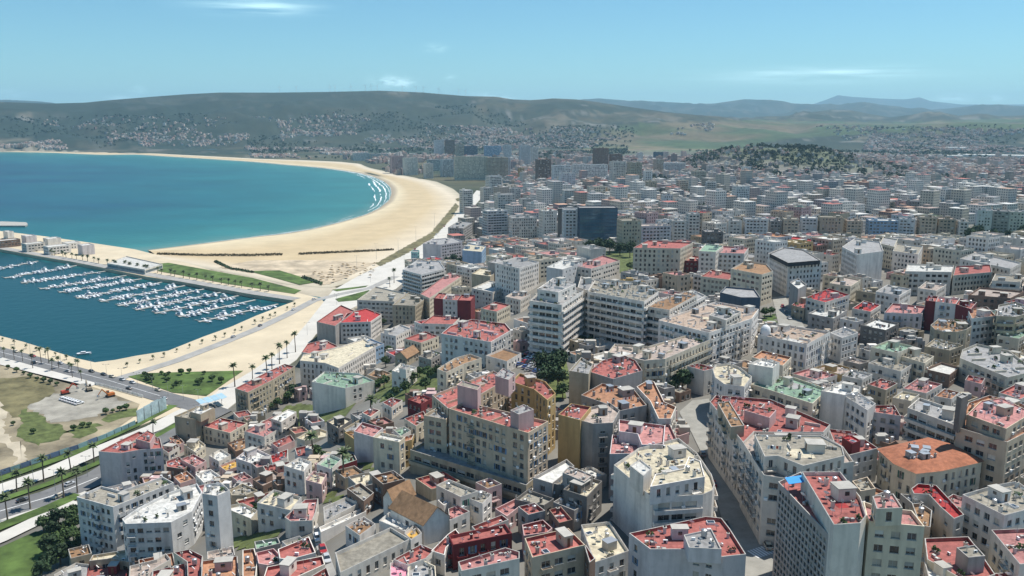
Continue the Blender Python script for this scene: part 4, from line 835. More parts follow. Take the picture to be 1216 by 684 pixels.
B([(1177, 629), (1226, 627), (1238, 668), (1211, 670)], 15, 'lgy', 'pnk', 'white house with pinkish terrace at the lower right corner', short='house at the lower right corner')
B([(1098, 639), (1150, 637), (1161, 651), (1182, 682), (1150, 692), (1101, 664)], 12, 'crm', 'red', 'low house with flat red roof and grey roof room at bottom right', short='low red-roofed house at bottom right', pent=[([(1136, 650), (1158, 647), (1170, 660), (1150, 662)], 3, 'gry', 'cem', 'blank')])
B([(1098, 668), (1146, 665), (1154, 690), (1106, 698)], 11, 'lgy', 'wht'); B([(1160, 682), (1220, 678), (1236, 705), (1165, 708)], 10, 'crm', 'red')
B([(1044, 533), (1103, 520), (1150, 533), (1166, 547), (1116, 558), (1088, 561), (1063, 550)], 14, 'crm', 'til', 'cream rounded building with arched windows and terracotta tile roof', short='terracotta-roofed rounded building', roofkind='hip', hipin=3.5, rise=1.1, style='tall')
B([(984, 509), (1013, 512), (1043, 532), (1006, 541), (990, 524)], 14, 'lgy', 'red', 'house with red roof and maroon roof hut beside the penthouse block', pent=[([(1000, 519), (1010, 516), (1022, 523), (1012, 527)], 3, 'mar', 'cri', 'blank')])
B([(1136, 507), (1196, 525), (1242, 502), (1216, 480), (1175, 469), (1150, 478)], 22, 'bge', 'ora', 'beige office block with orange terrace and dark roof tanks', short='beige office block', style='wide', balc=0, name='office_building', pent=[([(1148, 492), (1195, 509), (1226, 490), (1190, 472), (1165, 476)], 3.4, 'bge', 'pnk', 'wide'), ([(1136, 470), (1142, 473), (1150, 469), (1143, 466)], 9, 'dgy', 'gry', 'blank')])
B([(1078, 484), (1092, 472), (1146, 490), (1138, 506)], 18, 'lgy', 'gry', 'office wing with ribbon windows joined to the beige office block', style='band', short='office wing with ribbon windows', name='office_building')
B([(975, 464), (1003, 469), (1019, 465), (1022, 459), (1000, 452)], 18, 'wht', 'wht', 'white house with blank wall and bright white roof terrace', blank='left', short='white house with blank wall')
B([(1029, 488), (1070, 494), (1062, 481), (1040, 481)], 13, 'lil', 'red', 'lilac house with small orange roof below the white house')
B([(1003, 470), (1020, 466), (1040, 479), (1030, 487)], 17, 'wht', 'gry'); B([(990, 492), (1020, 497), (1030, 490), (1000, 485)], 7, 'stn', 'cem')
B([(892, 456), (965, 479), (984, 462), (940, 447), (915, 446)], 15, 'crm', 'grn', 'long cream building with faded green roof behind the red roof block', short='green-roofed long building', style='wide', redpar=False)
B([(846, 438), (850, 433), (866, 431), (879, 436), (893, 447), (884, 459), (860, 456), (849, 448)], 19, 'wht', 'crm', 'white round-cornered house with cream roof facing the street bend', short='white round-cornered house')
B([(889, 432), (918, 437), (926, 430), (905, 425)], 23, 'wht', 'wht', style='blank'); B([(893, 424), (930, 434), (940, 424), (905, 416)], 14, 'crm', 'ora')
B([(900, 397), (958, 409), (986, 394), (930, 385), (910, 387)], 18, 'wht', 'tan', 'white building with a corner dome and tan roof', short='white domed building', style='tall', balc=.2)
B([(986, 395), (1000, 401), (1019, 395), (1003, 388)], 15, 'wht', 'gry')
B([(722, 418), (765, 428), (790, 426), (844, 403), (838, 395), (815, 398), (770, 411), (730, 408)], 20, 'crm', 'mix', 'long cream curved apartment block with rows of iron balconies', short='long curved block with iron balconies', style='tall', balc=.7)
B([(629, 357), (667, 362), (693, 345), (650, 336)], 28, 'wht', 'gry', 'white tower with dark window bands and set-back top floor', short='white banded tower', style='band', pent=[([(638, 343), (663, 347), (684, 337), (657, 330)], 4, 'wht', 'gry', 'wide')])
B([(686, 341), (699, 345), (707, 333), (690, 328)], 28, 'lgy', 'gry', near=False)
B([(698, 346), (765, 358), (782, 346), (765, 335), (705, 331)], 27, 'wht', 'cem', 'long white slab with dark ribbon windows joined to the white tower', style='band', short='long white slab')
B([(750, 368), (795, 376), (838, 351), (823, 344), (775, 358)], 24, 'wht', 'gry', 'white slab with stepped roof terraces in front of the navy hall', style='band', short='white slab with stepped terraces', pent=[([(770, 364), (795, 368), (828, 350), (815, 346), (780, 358)], 3, 'lgy', 'brn', 'wide')])
B([(782, 380), (842, 395), (893, 378), (901, 367), (850, 358)], 23, 'wht', 'tan', 'white terrace block with tan tiled roof decks above the curved block', style='grid', short='white block with tan roof decks', balc=.4, pent=[([(842, 374), (862, 380), (880, 370), (860, 363)], 3.5, 'lgy', 'gry', 'wide')])
B([(855, 347), (880, 353), (903, 353), (896, 343), (862, 340)], 16, 'nvy', 'gry', 'dark navy hall with curved roof edge', short='dark navy hall', style='blank', name='hall', clut=0)
B([(752, 294), (808, 295), (823, 288), (770, 285)], 24, 'crm', 'red', 'cream hotel with rounded end and red roof terrace', short='cream rounded hotel', name='hotel')
B([(808, 309), (830, 310), (836, 305), (815, 303)], 13, 'mar', 'red', 'small maroon brick block beside the cream rounded hotel', short='small maroon block')
B([(830, 298), (850, 299), (859, 292), (838, 289)], 22, 'lgy', 'grn', redpar=False); B([(850, 300), (884, 301), (889, 294), (855, 292)], 19, 'wht', 'pnk', 'white block with bright pink roof patches beyond the navy hall', short='white block with pink roof patches')
B([(832, 328), (866, 332), (873, 325), (845, 320)], 13, 'crm', 'red'); B([(868, 319), (905, 326), (918, 322), (910, 313), (885, 310)], 20, 'crm', 'brn', 'cream corner block with rounded balconies and brown top floor', short='cream block with brown top floor', style='wide')
B([(912, 301), (936, 313), (976, 310), (955, 296), (930, 293)], 22, 'wht', 'gry', 'white block framed in black with a row of roof dormers', short='black-framed white block', pent=[([(914, 301), (936, 312), (974, 309), (954, 297), (932, 294)], 1.2, 'blk', 'gry', 'blank')])
B([(938, 335), (948, 343), (958, 338), (948, 330)], 16, 'gry', 'wht', style='blank'); B([(957, 353), (980, 359), (1009, 350), (985, 342)], 13, 'lgy', 'cri', 'off-white block with crimson roof strips near the side street', short='block with crimson roof strips')
B([(1000, 293), (1018, 302), (1049, 298), (1045, 287), (1015, 283)], 22, 'wht', 'gry', 'large white block with blank lilac end wall', blank='right', short='large white block with blank end')
B([(1045, 289), (1062, 293), (1066, 284), (1049, 281)], 18, 'crm', 'gry'); B([(1060, 298), (1090, 302), (1096, 292), (1065, 289)], 15, 'wht', 'cem', balc=.2)
B([(1075, 322), (1130, 323), (1133, 315), (1078, 313)], 15, 'lgy', 'wht', 'grey concrete block with dark balcony bays and white roof edge', short='grey block with balcony bays', style='wide')
B([(1132, 327), (1178, 323), (1176, 314), (1135, 316)], 13, 'crm', 'red', style='grid'); B([(1140, 307), (1200, 319), (1213, 312), (1160, 299)], 13, 'lgy', 'gry', 'long grey-white building with small windows below the park trees', short='long grey-white building'); B([(1178, 333), (1212, 335), (1218, 327), (1182, 325)], 11, 'lgy', 'cem', style='band')
B([(1111, 358), (1135, 361), (1140, 354), (1114, 352)], 16, 'wht', 'red', 'white block flanked by two maroon walls in the right middle distance', wings=[([(1099, 357), (1111, 358), (1114, 352), (1103, 351)], 16, 'mar', 'red', 'blank'), ([(1135, 361), (1153, 367), (1160, 359), (1140, 354)], 16, 'mar', 'red', 'blank')], short='white block flanked by maroon walls', redpar=False)
B([(1154, 378), (1183, 375), (1172, 364), (1149, 367)], 18, 'wht', 'ora', style='grid'); B([(1183, 375), (1206, 376), (1234, 368), (1205, 358), (1186, 362)], 20, 'stn', 'gry', 'sandstone block with rounded banded front at the right edge', style='band', short='rounded banded sandstone block')
B([(1105, 386), (1110, 391), (1120, 393.5), (1136, 394), (1148, 391), (1154, 387), (1148, 380), (1115, 378)], 14, 'stn', 'brn', 'round-fronted sandstone building with pilasters', short='round-fronted sandstone building', style='tall')
B([(1050, 371), (1095, 373), (1099, 364), (1060, 360)], 12, 'lil', 'pnk', 'lilac building with a row of small arches under a pink roof', short='lilac arcaded building', style='tall')
B([(1034, 412), (1066, 419), (1085, 411), (1055, 404)], 14, 'crm', 'grn', 'cream school-like block with green roof', short='cream block with green roof', redpar=False); B([(1031, 431), (1070, 441), (1084, 432), (1050, 423)], 9, 'lgy', 'cem'); B([(1064, 421), (1098, 431), (1109, 423), (1085, 415)], 11, 'crm', 'cem')
B([(1098, 411), (1128, 416), (1144, 410), (1110, 402)], 11, 'stn', 'cem'); B([(1098, 438), (1128, 445), (1140, 436), (1118, 430)], 7, 'brn', 'wht', 'low brown house with glaring white roof', short='low house with glaring white roof', clut=0)
B([(1140, 425), (1197, 448), (1230, 440), (1198, 416), (1160, 408), (1143, 415)], 12, 'crm', 'gry', 'long cream hall with white parapet and grouped windows at right', short='long cream hall', style='wide')
for a in [([(1072, 461), (1100, 467), (1119, 456), (1090, 449)], 8, 'lgy', 'pnk'), ([(1146, 451), (1166, 456), (1170, 449), (1150, 445)], 9, 'pnk', 'red'), ([(1030, 456), (1052, 463), (1066, 455), (1046, 449)], 9, 'stn', 'red'), ([(1000, 446), (1024, 451), (1036, 444), (1012, 438)], 9, 'lgy', 'gry'), ([(1060, 472), (1082, 476), (1092, 468), (1072, 464)], 9, 'crm', 'crm'), ([(1110, 470), (1130, 474), (1140, 466), (1122, 461)], 9, 'lgy', 'ora'),
          ([(1022, 386), (1052, 392), (1068, 384), (1040, 378)], 11, 'dgy', 'wht'), ([(960, 372), (990, 378), (1006, 368), (978, 363)], 10, 'gry', 'wht'), ([(1012, 366), (1034, 370), (1046, 362), (1026, 357)], 9, 'lgy', 'cri'), ([(1040, 346), (1068, 351), (1082, 343), (1054, 338)], 11, 'wht', 'gry'), ([(1090, 342), (1112, 345), (1124, 338), (1100, 334)], 10, 'lgy', 'mix'), ([(985, 336), (1010, 340), (1022, 332), (998, 327)], 11, 'crm', 'mix'),
          ([(1184, 398), (1210, 402), (1226, 394), (1200, 389)], 10, 'crm', 'grn'), ([(1150, 350), (1200, 354), (1216, 346), (1164, 341)], 9, 'brn', 'mix'), ([(940, 362), (955, 366), (966, 358), (950, 354)], 9, 'stn', 'red'), ([(1186, 466), (1212, 474), (1232, 464), (1206, 456)], 9, 'lgy', 'red')]:
    B(a[0], a[1], a[2], a[3])
# middle distance
Fb(686, 734, 247, 292, 'nvy', 'gry', 20, .12, 'glass', 'dark blue glass tower with white side strips', short='dark blue glass tower', name='office_tower', clut=0)
Fb(668, 687, 249, 291, 'blw', 'gry', 16, .12, 'wide', 'white and glass side tower joined to the blue glass tower', name='office_tower', clut=0); Fb(662, 670, 248, 288, 'dgy', 'gry', 14, 0, 'blank', 'slim dark grey tower left of the blue glass tower', name='office_tower', clut=0)
for a in [(735, 764, 262, 300, 'bge', 'cem', .3), (758, 800, 268, 292, 'blw', 'mix', .35), (796, 816, 262, 290, 'lgy', 'gry', .2), (642, 664, 250, 282, 'lgy', 'wht', .3), (606, 640, 258, 285, 'lgy', 'gry', .25), (815, 832, 254, 286, 'lgy', 'gry', .2), (835, 860, 275, 294, 'dgy', 'gry', .2), (862, 882, 262, 283, 'lgy', 'gry', .2), (883, 912, 260, 283, 'blw', 'gry', .15), (913, 928, 262, 282, 'gry', 'gry', .1), (929, 948, 260, 283, 'bge', 'cem', .1), (950, 970, 259, 282, 'blw', 'wht', .1), (972, 1000, 258, 283, 'stn', 'cem', .15), (1003, 1024, 262, 283, 'bge', 'mix', .2),
          (1030, 1066, 262, 282, 'blu', 'wht', .2), (1067, 1084, 260, 282, 'blw', 'gry', 0), (1090, 1112, 258, 283, 'bge', 'cem', .2), (1112, 1134, 260, 283, 'stn', 'mix', .2), (1136, 1150, 263, 284, 'lgy', 'gry', .2), (1158, 1176, 250, 278, 'blw', 'gry', .1), (1177, 1196, 251, 278, 'gry', 'gry', .1), (1197, 1222, 252, 279, 'lgy', 'gry', .1),
          (540, 580, 187, 214, 'crm', 'cem', .1), (578, 604, 188, 214, 'bge', 'cem', .1), (590, 607, 188, 212, 'blw', 'gry', .1), (637, 656, 190, 218, 'brn', 'gry', .25), (656, 679, 197, 221, 'blw', 'gry', .2), (679, 722, 196, 215, 'wht', 'gry', .1), (705, 724, 177, 208, 'brn', 'gry', .3), (724, 740, 184, 208, 'brn', 'gry', .2), (725, 745, 193, 224, 'lgy', 'gry', .3), (746, 764, 194, 226, 'stn', 'gry', .3),
          (516, 528, 167, 186, 'blw', 'gry', .2), (529, 541, 167, 186, 'brn', 'gry', .2), (542, 552, 172, 188, 'stn', 'gry', .2), (552, 568, 174, 187, 'nvy', 'gry', .2), (575, 596, 174, 188, 'blu', 'gry', .1), (597, 608, 173, 190, 'blw', 'gry', .1), (617, 631, 174, 202, 'blw', 'gry', .2), (631, 640, 176, 196, 'lgy', 'gry', .2), (616, 624, 200, 215, 'tan', 'gry', .2), (777, 790, 190, 208, 'bge', 'gry', .3), (788, 814, 194, 208, 'blw', 'wht', .1), (776, 792, 181, 188, 'nvy', 'gry', .1), (848, 858, 217, 229, 'mar', 'red', .2),
          (786, 800, 232, 258, 'blw', 'gry', .2), (800, 815, 236, 258, 'lgy', 'gry', .2), (698, 720, 222, 246, 'crm', 'mix', .2), (720, 737, 224, 246, 'bge', 'cem', .2), (766, 782, 216, 238, 'stn', 'cem', .3), (668, 694, 226, 246, 'lgy', 'wht', .2), (504, 516, 195, 212, 'lgy', 'gry', .2), (524, 540, 190, 210, 'blw', 'gry', .2), (508, 524, 190, 203, 'lgy', 'gry', .2), (603, 620, 224, 246, 'lgy', 'gry', .3), (618, 636, 236, 258, 'lgy', 'gry', .3), (636, 660, 226, 244, 'lgy', 'mix', .3),
          (1013, 1034, 234, 258, 'lgy', 'gry', .2), (1040, 1062, 240, 258, 'stn', 'gry', .2), (1063, 1074, 239, 259, 'pnk', 'gry', .1), (1074, 1092, 239, 258, 'gry', 'gry', .1), (1092, 1104, 241, 258, 'blw', 'gry', .1), (420, 440, 182, 191, 'wht', 'gry', .2), (440, 462, 183, 191, 'lgy', 'gry', .2), (464, 482, 186, 206, 'pnk', 'mix', .2), (480, 498, 188, 208, 'lgy', 'mix', .3)]:
    Fb(a[0], a[1], a[2], a[3], a[4], a[5], 17 if a[3] > 240 else 24, a[6], 'wide' if a[0] % 3 else 'grid')
rt = random.Random(12)
for i in range(30):
    x = 548+i*11.5+rt.uniform(-4, 4); yb = rt.choice([212, 222, 232, 244, 254]) + (6 if x > 760 else 0); hgt = rt.uniform(13, 26)*(yb-140)/90; wd_ = rt.uniform(11, 21)*(yb-140)/90
    if any(abs((b['bb'][0]+b['bb'][2])/2-x) < wd_*.7 and abs(b['bb'][3]-yb) < 9 for b in BREC if b['D'] > 900): continue
    Fb(x, x+wd_, yb-hgt, yb, rt.choice(['wht', 'lgy', 'wht', 'blw', 'crm', 'lgy']), rt.choice(['gry', 'wht', 'cem']), 18, rt.uniform(.1, .5), rt.choice(['wide', 'grid', 'band']))
# blue roof awning on the tall block, dome on the white building
def hero(s): return [b for b in BREC if b['short'] == s][0]
r = hero('tall block with the blue awning')['root']; zt = solve_top([(924, 572), (951, 560), (989, 623), (984, 635)], 23.5)
mb = MB(); q = [atz(a, b, zt+2.2) for a, b in ((932, 567), (953, 564), (957, 572), (937, 575))]
M_blue = mat('blue_tarpaulin', (.05, .28, .62), .6, .08)
mb.poly([(x-r.location.x, y-r.location.y, zt+2.2-r.location.z) for x, y in q], M_blue); mb.poly([(x-r.location.x, y-r.location.y, zt+2.14-r.location.z) for x, y in q][::-1], M_blue)
for x, y in q: mb.box(x-r.location.x-.05, x-r.location.x+.05, y-r.location.y-.05, y-r.location.y+.05, zt-1.2-r.location.z, zt+2.14-r.location.z, M_steel)
link('awning', mb.mesh('awning'), r)['label'] = 'bright blue roof awning'
bd = hero('white domed building'); r = bd['root']; x, y = atz(909, 395, solve_top([(900, 397), (958, 409), (986, 394), (930, 385), (910, 387)], 13.5)); zt = solve_top([(900, 397), (958, 409), (986, 394), (930, 385), (910, 387)], 13.5)
mb = MB(); mb.ring([[(2.1*c*math.cos(i*math.pi/10), 2.1*c*math.sin(i*math.pi/10), z) for i in range(20)] for c, z in ((1, -1), (1, .9), (.97, 1.4), (.86, 2.2), (.62, 2.9), (.3, 3.3), (.06, 3.5), (.04, 4.2))], M_white)
link('dome', mb.mesh('dome'), r, (x-r.location.x, y-r.location.y, zt-r.location.z))

# marina pavilions on the mole and long sheds beyond the city
for x0, x1, yt, yb, wl, st, lb in [(-2, 26, 285, 294, 'brn', 'wide', 'low brown-fronted marina pavilion with white roof at the left edge'), (8, 19, 275, 284, 'wht', 'blank', 'white cube on the marina mole behind the brown pavilion'), (30, 46, 280, 290, 'lil', 'blank', 'pale lilac cube in the middle of the marina pavilions'), (31, 56, 289, 299, 'lgy', 'wide', 'grey low marina pavilion facing the boats'), (56, 75, 283, 293, 'wht', 'sparse', 'white stepped marina pavilion near the sea side'), (57, 86, 292, 302, 'wht', 'wide', 'wide flat white marina pavilion with dark front'), (97, 115, 291, 303, 'lil', 'blank', 'pale lilac cube at the beach end of the pavilions'), (-40, -6, 276, 288, 'wht', 'wide', None), (78, 98, 288, 296, 'wht', 'sparse', 'small white pavilion between the flat pavilion and the last cube')]:
    if lb: Fb(x0, x1, yt, yb, wl, 'wht', 14, .35, st, lb, 'pavilion', clut=0, near=False)
B([(127, 312.5), (172, 320), (193, 313.5), (150, 304)], 6, 'lgy', 'wht', 'long glass-fronted pavilion with flat white roof on the mole', 'glass', 'pavilion', clut=0, near=False, short='long glass-fronted pavilion')
for x0, x1, yt, yb, dp, lb in [(1142, 1235, 184.5, 187.5, 90, 'very long white shed roof in the far right plain'), (1125, 1142, 185, 187.5, 60, 'smaller white shed at the end of the very long shed'), (1123, 1146, 175.5, 178, 80, 'white warehouse beyond the long shed')]:
    Fb(x0, x1, yt, yb, 'wht', 'wht', dp, 0, 'blank', lb, 'warehouse', clut=0)

tr = hero('terracotta-roofed rounded building')['root']; rt = random.Random(8)
for k in range(26):
    x, y = atz(rt.uniform(1078, 1112), rt.uniform(530, 546), hero('terracotta-roofed rounded building')['root'].location.z+14*.75+1.1); it = rt.choice(['air_conditioner', 'air_conditioner', 'satellite_dish', 'shed', 'chimney'])
    link(it, clutter(it, 'gry'), tr, (x-tr.location.x, y-tr.location.y, solve_top([(1044, 533), (1116, 558), (1088, 561)], 10.5)+1.12-tr.location.z), rt.uniform(0, 3), .8)
# ------------------------------------------------------------------ infill houses between the surveyed buildings
NUMW = ['zero', 'one', 'two', 'three', 'four', 'five', 'six', 'seven', 'eight', 'nine', 'ten', 'eleven', 'twelve', 'thirteen', 'fourteen', 'fifteen']
HB = np.array([(min(p[0] for p in a+b), min(p[1] for p in a+b), max(p[0] for p in a+b), max(p[1] for p in a+b), d) for a, b, d, q_ in HULL])
HQ = np.array([h_[3] for h_ in HULL])
FB = [(min(p[0] for p in q), min(p[1] for p in q), max(p[0] for p in q), max(p[1] for p in q), q) for q in FOOT+STREETS]
def hits(P):
    x0, y0, x1, y1 = min(p[0] for p in P), min(p[1] for p in P), max(p[0] for p in P), max(p[1] for p in P)
    tx = np.array([p[0] for p in P]+[(P[0][0]+P[2][0])/2]+[(P[i][0]+P[(i+1) % 4][0])/2 for i in range(4)]); ty = np.array([p[1] for p in P]+[(P[0][1]+P[2][1])/2]+[(P[i][1]+P[(i+1) % 4][1])/2 for i in range(4)])
    for a, b, c, d, q in FB:
        if a > x1+1 or c < x0-1 or b > y1+1 or d < y0-1: continue
        if inpoly(tx, ty, q).any() or dpoly(tx, ty, q).min() < .7: return True
        if inpoly(np.array([v[0] for v in q]), np.array([v[1] for v in q]), P).any(): return True
    return False
autos = []; RA = random.Random(31)
def lots(th, sx, sy, blk, gap, Dmin, Dmax):
    c, s = math.cos(th), math.sin(th); nb_ = int(Dmax*1.5/sx)
    for i in range(-nb_, nb_):
        for j in range(-nb_, nb_):
            u = i*sx+(i//blk[0])*gap; v = j*sy+(j//blk[1])*gap
            x = u*c-v*s; y = u*s+v*c
            if y < 150: continue
            D = math.hypot(x, y)
            if not (Dmin < D < Dmax): continue
            if x-np.interp(y, AVY, AVX) < (42 if y < 650 else 30): continue
            if abs(x/y) > .68: continue
            yield x, y, D
for x, y, D, sw, sdp in [(*q, 12.4, 14.3) for q in lots(.62, 12.5, 14.5, (4, 2), 7, 190, 560)]+[(*q, 17.5, 19.5) for q in lots(.58, 17.8, 20, (3, 2), 10, 560, 1000)]:
    w = RA.uniform(.76, 1)*sw; d = RA.uniform(.76, 1)*sdp; th = .62+RA.gauss(0, .05)
    ux = Vector((math.cos(th), math.sin(th))); uy = Vector((-ux.y, ux.x)); c = Vector((x+RA.uniform(-.6, .6), y+RA.uniform(-.6, .6)))
    P = [tuple(c+ux*a*w/2+uy*b*d/2) for a, b in ((-1, -1), (1, -1), (1, 1), (-1, 1))]
    zt = Ts(x, y); ppx, ppy = proj(x, y, zt)
    if not (-60 < ppx < 1290 and ppy < 730): continue
    if RA.random() < .05 or (ppx < 100 and ppy > 580) or (ppx < 70): continue
    ok = not hits(P)
    if not ok:
        c = c+ux*RA.choice([-3, 3]); P = [tuple(c+ux*a*w*.3+uy*b*d*.32) for a, b in ((-1, -1), (1, -1), (1, 1), (-1, 1))]
        if hits(P): continue
    st = RA.choice([1, 2, 2, 2, 3]) if D < 520 else RA.choice([3, 4, 5, 5, 6, 7, 8])
    if ppx < 480 and ppy > 500: st = RA.choice([1, 2, 2, 2])
    while st > 0:
        h = st*3.1+.8; tp = [proj(p[0], p[1], zt+h) for p in P]; bad = False
        m_ = HB[:, 4] > D+4
        for q in tp+[proj(c.x, c.y, zt+h)]:
            k = m_ & (HB[:, 0] < q[0]) & (HB[:, 2] > q[0]) & (HB[:, 3] > q[1]) & (q[1] < HB[:, 1]+HQ*(HB[:, 3]-HB[:, 1]))
            if k.any(): bad = True; break
        if not bad: break
        st -= 1
    if st < 1: continue
    wall = RA.choices(['wht', 'lgy', 'crm', 'blw', 'bge', 'stn', 'gry', 'lil', 'pnk', 'brn', 'tan'], [10, 12, 7, 4, 4, 3, 3, 2, 2, 1, 1])[0]
    roof = RA.choices(['red', 'pnk', 'ora', 'cem', 'wht', 'crm', 'gry', 'mix', 'brn', 'grn', 'cri'], [8, 4, 3, 7, 7, 3, 6, 6, 2, 1, 1] if D < 560 else [3, 2, 2, 8, 10, 3, 8, 6, 1, 1, 1])[0]
    if 540 < ppx < 700 and 262 < ppy < 325: roof = RA.choice(['red', 'mix', 'brn', 'pnk', 'mix', 'wht', 'ora']); h = min(h, 10.1)
    fw = y*CP-(zt-H)*SP
    autos.append((-(w*(F/fw))*((h+4)*(F/fw)), P, zt+h, wall, roof, D))
FB += [(min(p[0] for p in q[1]), min(p[1] for p in q[1]), max(p[0] for p in q[1]), max(p[1] for p in q[1]), q[1]) for q in autos]
for x, y, D in lots(.62, 6.2, 6.6, (40, 30), 4, 190, 520):   # small low houses in the leftover gaps
    zt = Ts(x, y); ppx, ppy = proj(x, y, zt)
    if not (150 < ppx < 1250 and 400 < ppy < 720) or RA.random() < .12: continue
    th = .62+RA.gauss(0, .08); ux = Vector((math.cos(th), math.sin(th))); uy = Vector((-ux.y, ux.x)); c = Vector((x, y)); P = None
    for w, d in ((9.5, 9), (6.8, 7.2), (5, 5.4)):
        Q_ = [tuple(c+ux*a*w/2+uy*b*d/2) for a, b in ((-1, -1), (1, -1), (1, 1), (-1, 1))]
        if not hits(Q_): P = Q_; break
    if P is None: continue
    h = RA.choice([3.6, 3.9, 4.2, 6.6, 7]); bad = False
    for q in [proj(p[0], p[1], zt+h) for p in P]:
        if ((HB[:, 4] > D+4) & (HB[:, 0] < q[0]) & (HB[:, 2] > q[0]) & (HB[:, 3] > q[1]) & (q[1] < HB[:, 1]+HQ*(HB[:, 3]-HB[:, 1]))).any(): bad = True
    if bad: continue
    fw = y*CP-(zt-H)*SP
    autos.append((-(w*(F/fw))*((h+4)*(F/fw)), P, zt+h, RA.choice(['wht', 'lgy', 'crm', 'bge', 'pnk', 'stn', 'gry', 'brn']), RA.choice(['red', 'red', 'pnk', 'ora', 'mix', 'mix', 'cem', 'gry', 'brn', 'wht', 'crm']), D)); FB.append((min(p[0] for p in P), min(p[1] for p in P), max(p[0] for p in P), max(p[1] for p in P), P))
autos.sort(key=lambda a: a[0]); print('AUTOS', len(autos), len(BREC))
NTH = max(0, 430-len(BREC))
for a in autos[:NTH]:
    build(a[1], a[2], a[3], a[4], None, RA.choice(['grid', 'grid', 'sparse', 'wide']), 'house' if a[2]-Ts(*a[1][0]) < 11 else 'apartment_building', 'building', (), (), None, None, random.Random(int(a[1][0][0]*91+a[1][0][1])), {'balc': .12})
# the rest of the middle city: joined, still with real openings and parapets
wb = MB(); rng = random.Random(5)
for a in autos[NTH:]:
    P = ccw(a[1]); z1 = a[2]; zb = Ts(*P[0]); m = wm(a[3]); st = rng.choice(['grid', 'grid', 'wide', 'sparse'])
    cfg = dict(style=st, m=m, w=rng.choice([1.2, 1.5]), h=1.6, sp=rng.choice([2.8, 3.2]), fh=3.1, sill=.95, par=.9, miss=.06, balc=0, band=False, bands=[])
    if st == 'wide': cfg.update(sp=3.3, w=2.2)
    for i in range(4):
        p, q = P[i], P[(i+1) % 4]; mid = ((p[0]+q[0])/2, (p[1]+q[1])/2); vis = -mid[0]*(q[1]-p[1])-mid[1]*(p[0]-q[0]) > 0
        facade(wb, wb, p, q, zb-4, z1, zb, cfg if vis else dict(cfg, style='blank'), rng, None)
    I = inset(P, .3); rk = rm(a[4])
    for i in range(4):
        wb.poly([(*P[i], z1), (*P[(i+1) % 4], z1), (*I[(i+1) % 4], z1), (*I[i], z1)], m); wb.poly([(*I[i], z1), (*I[(i+1) % 4], z1), (*I[(i+1) % 4], z1-.9), (*I[i], z1-.9)], m)
    wb.poly([(*p, z1-.9) for p in I], rk)
    c = (Vector(P[0])+Vector(P[2]))/2
    for k in range(rng.randint(1, 3)):
        s = rng.uniform(.9, 2); h = rng.choice([2.5, 2.5, 1.2]); ox, oy = rng.uniform(-2.5, 2.5), rng.uniform(-2.5, 2.5)
        wb.box(c.x+ox-s, c.x+ox+s, c.y+oy-s*.8, c.y+oy+s*.8, z1-1, z1-.9+h+k*.05, m if rng.random() < .6 else M_conc)
    for k in range(rng.randint(1, 4)):
        ox, oy = rng.uniform(-3.5, 3.5), rng.uniform(-3.5, 3.5); wb.box(c.x+ox-.4, c.x+ox+.4, c.y+oy-.4, c.y+oy+.4, z1-1, z1+rng.uniform(.2, .9), rng.choice([M_white, M_dark, M_steel]))
tag(link('crowded_city_houses', wb.mesh('crowded_city_houses')), 'mass of white and cream flat-roofed houses filling the middle city', 'houses', kind='stuff')
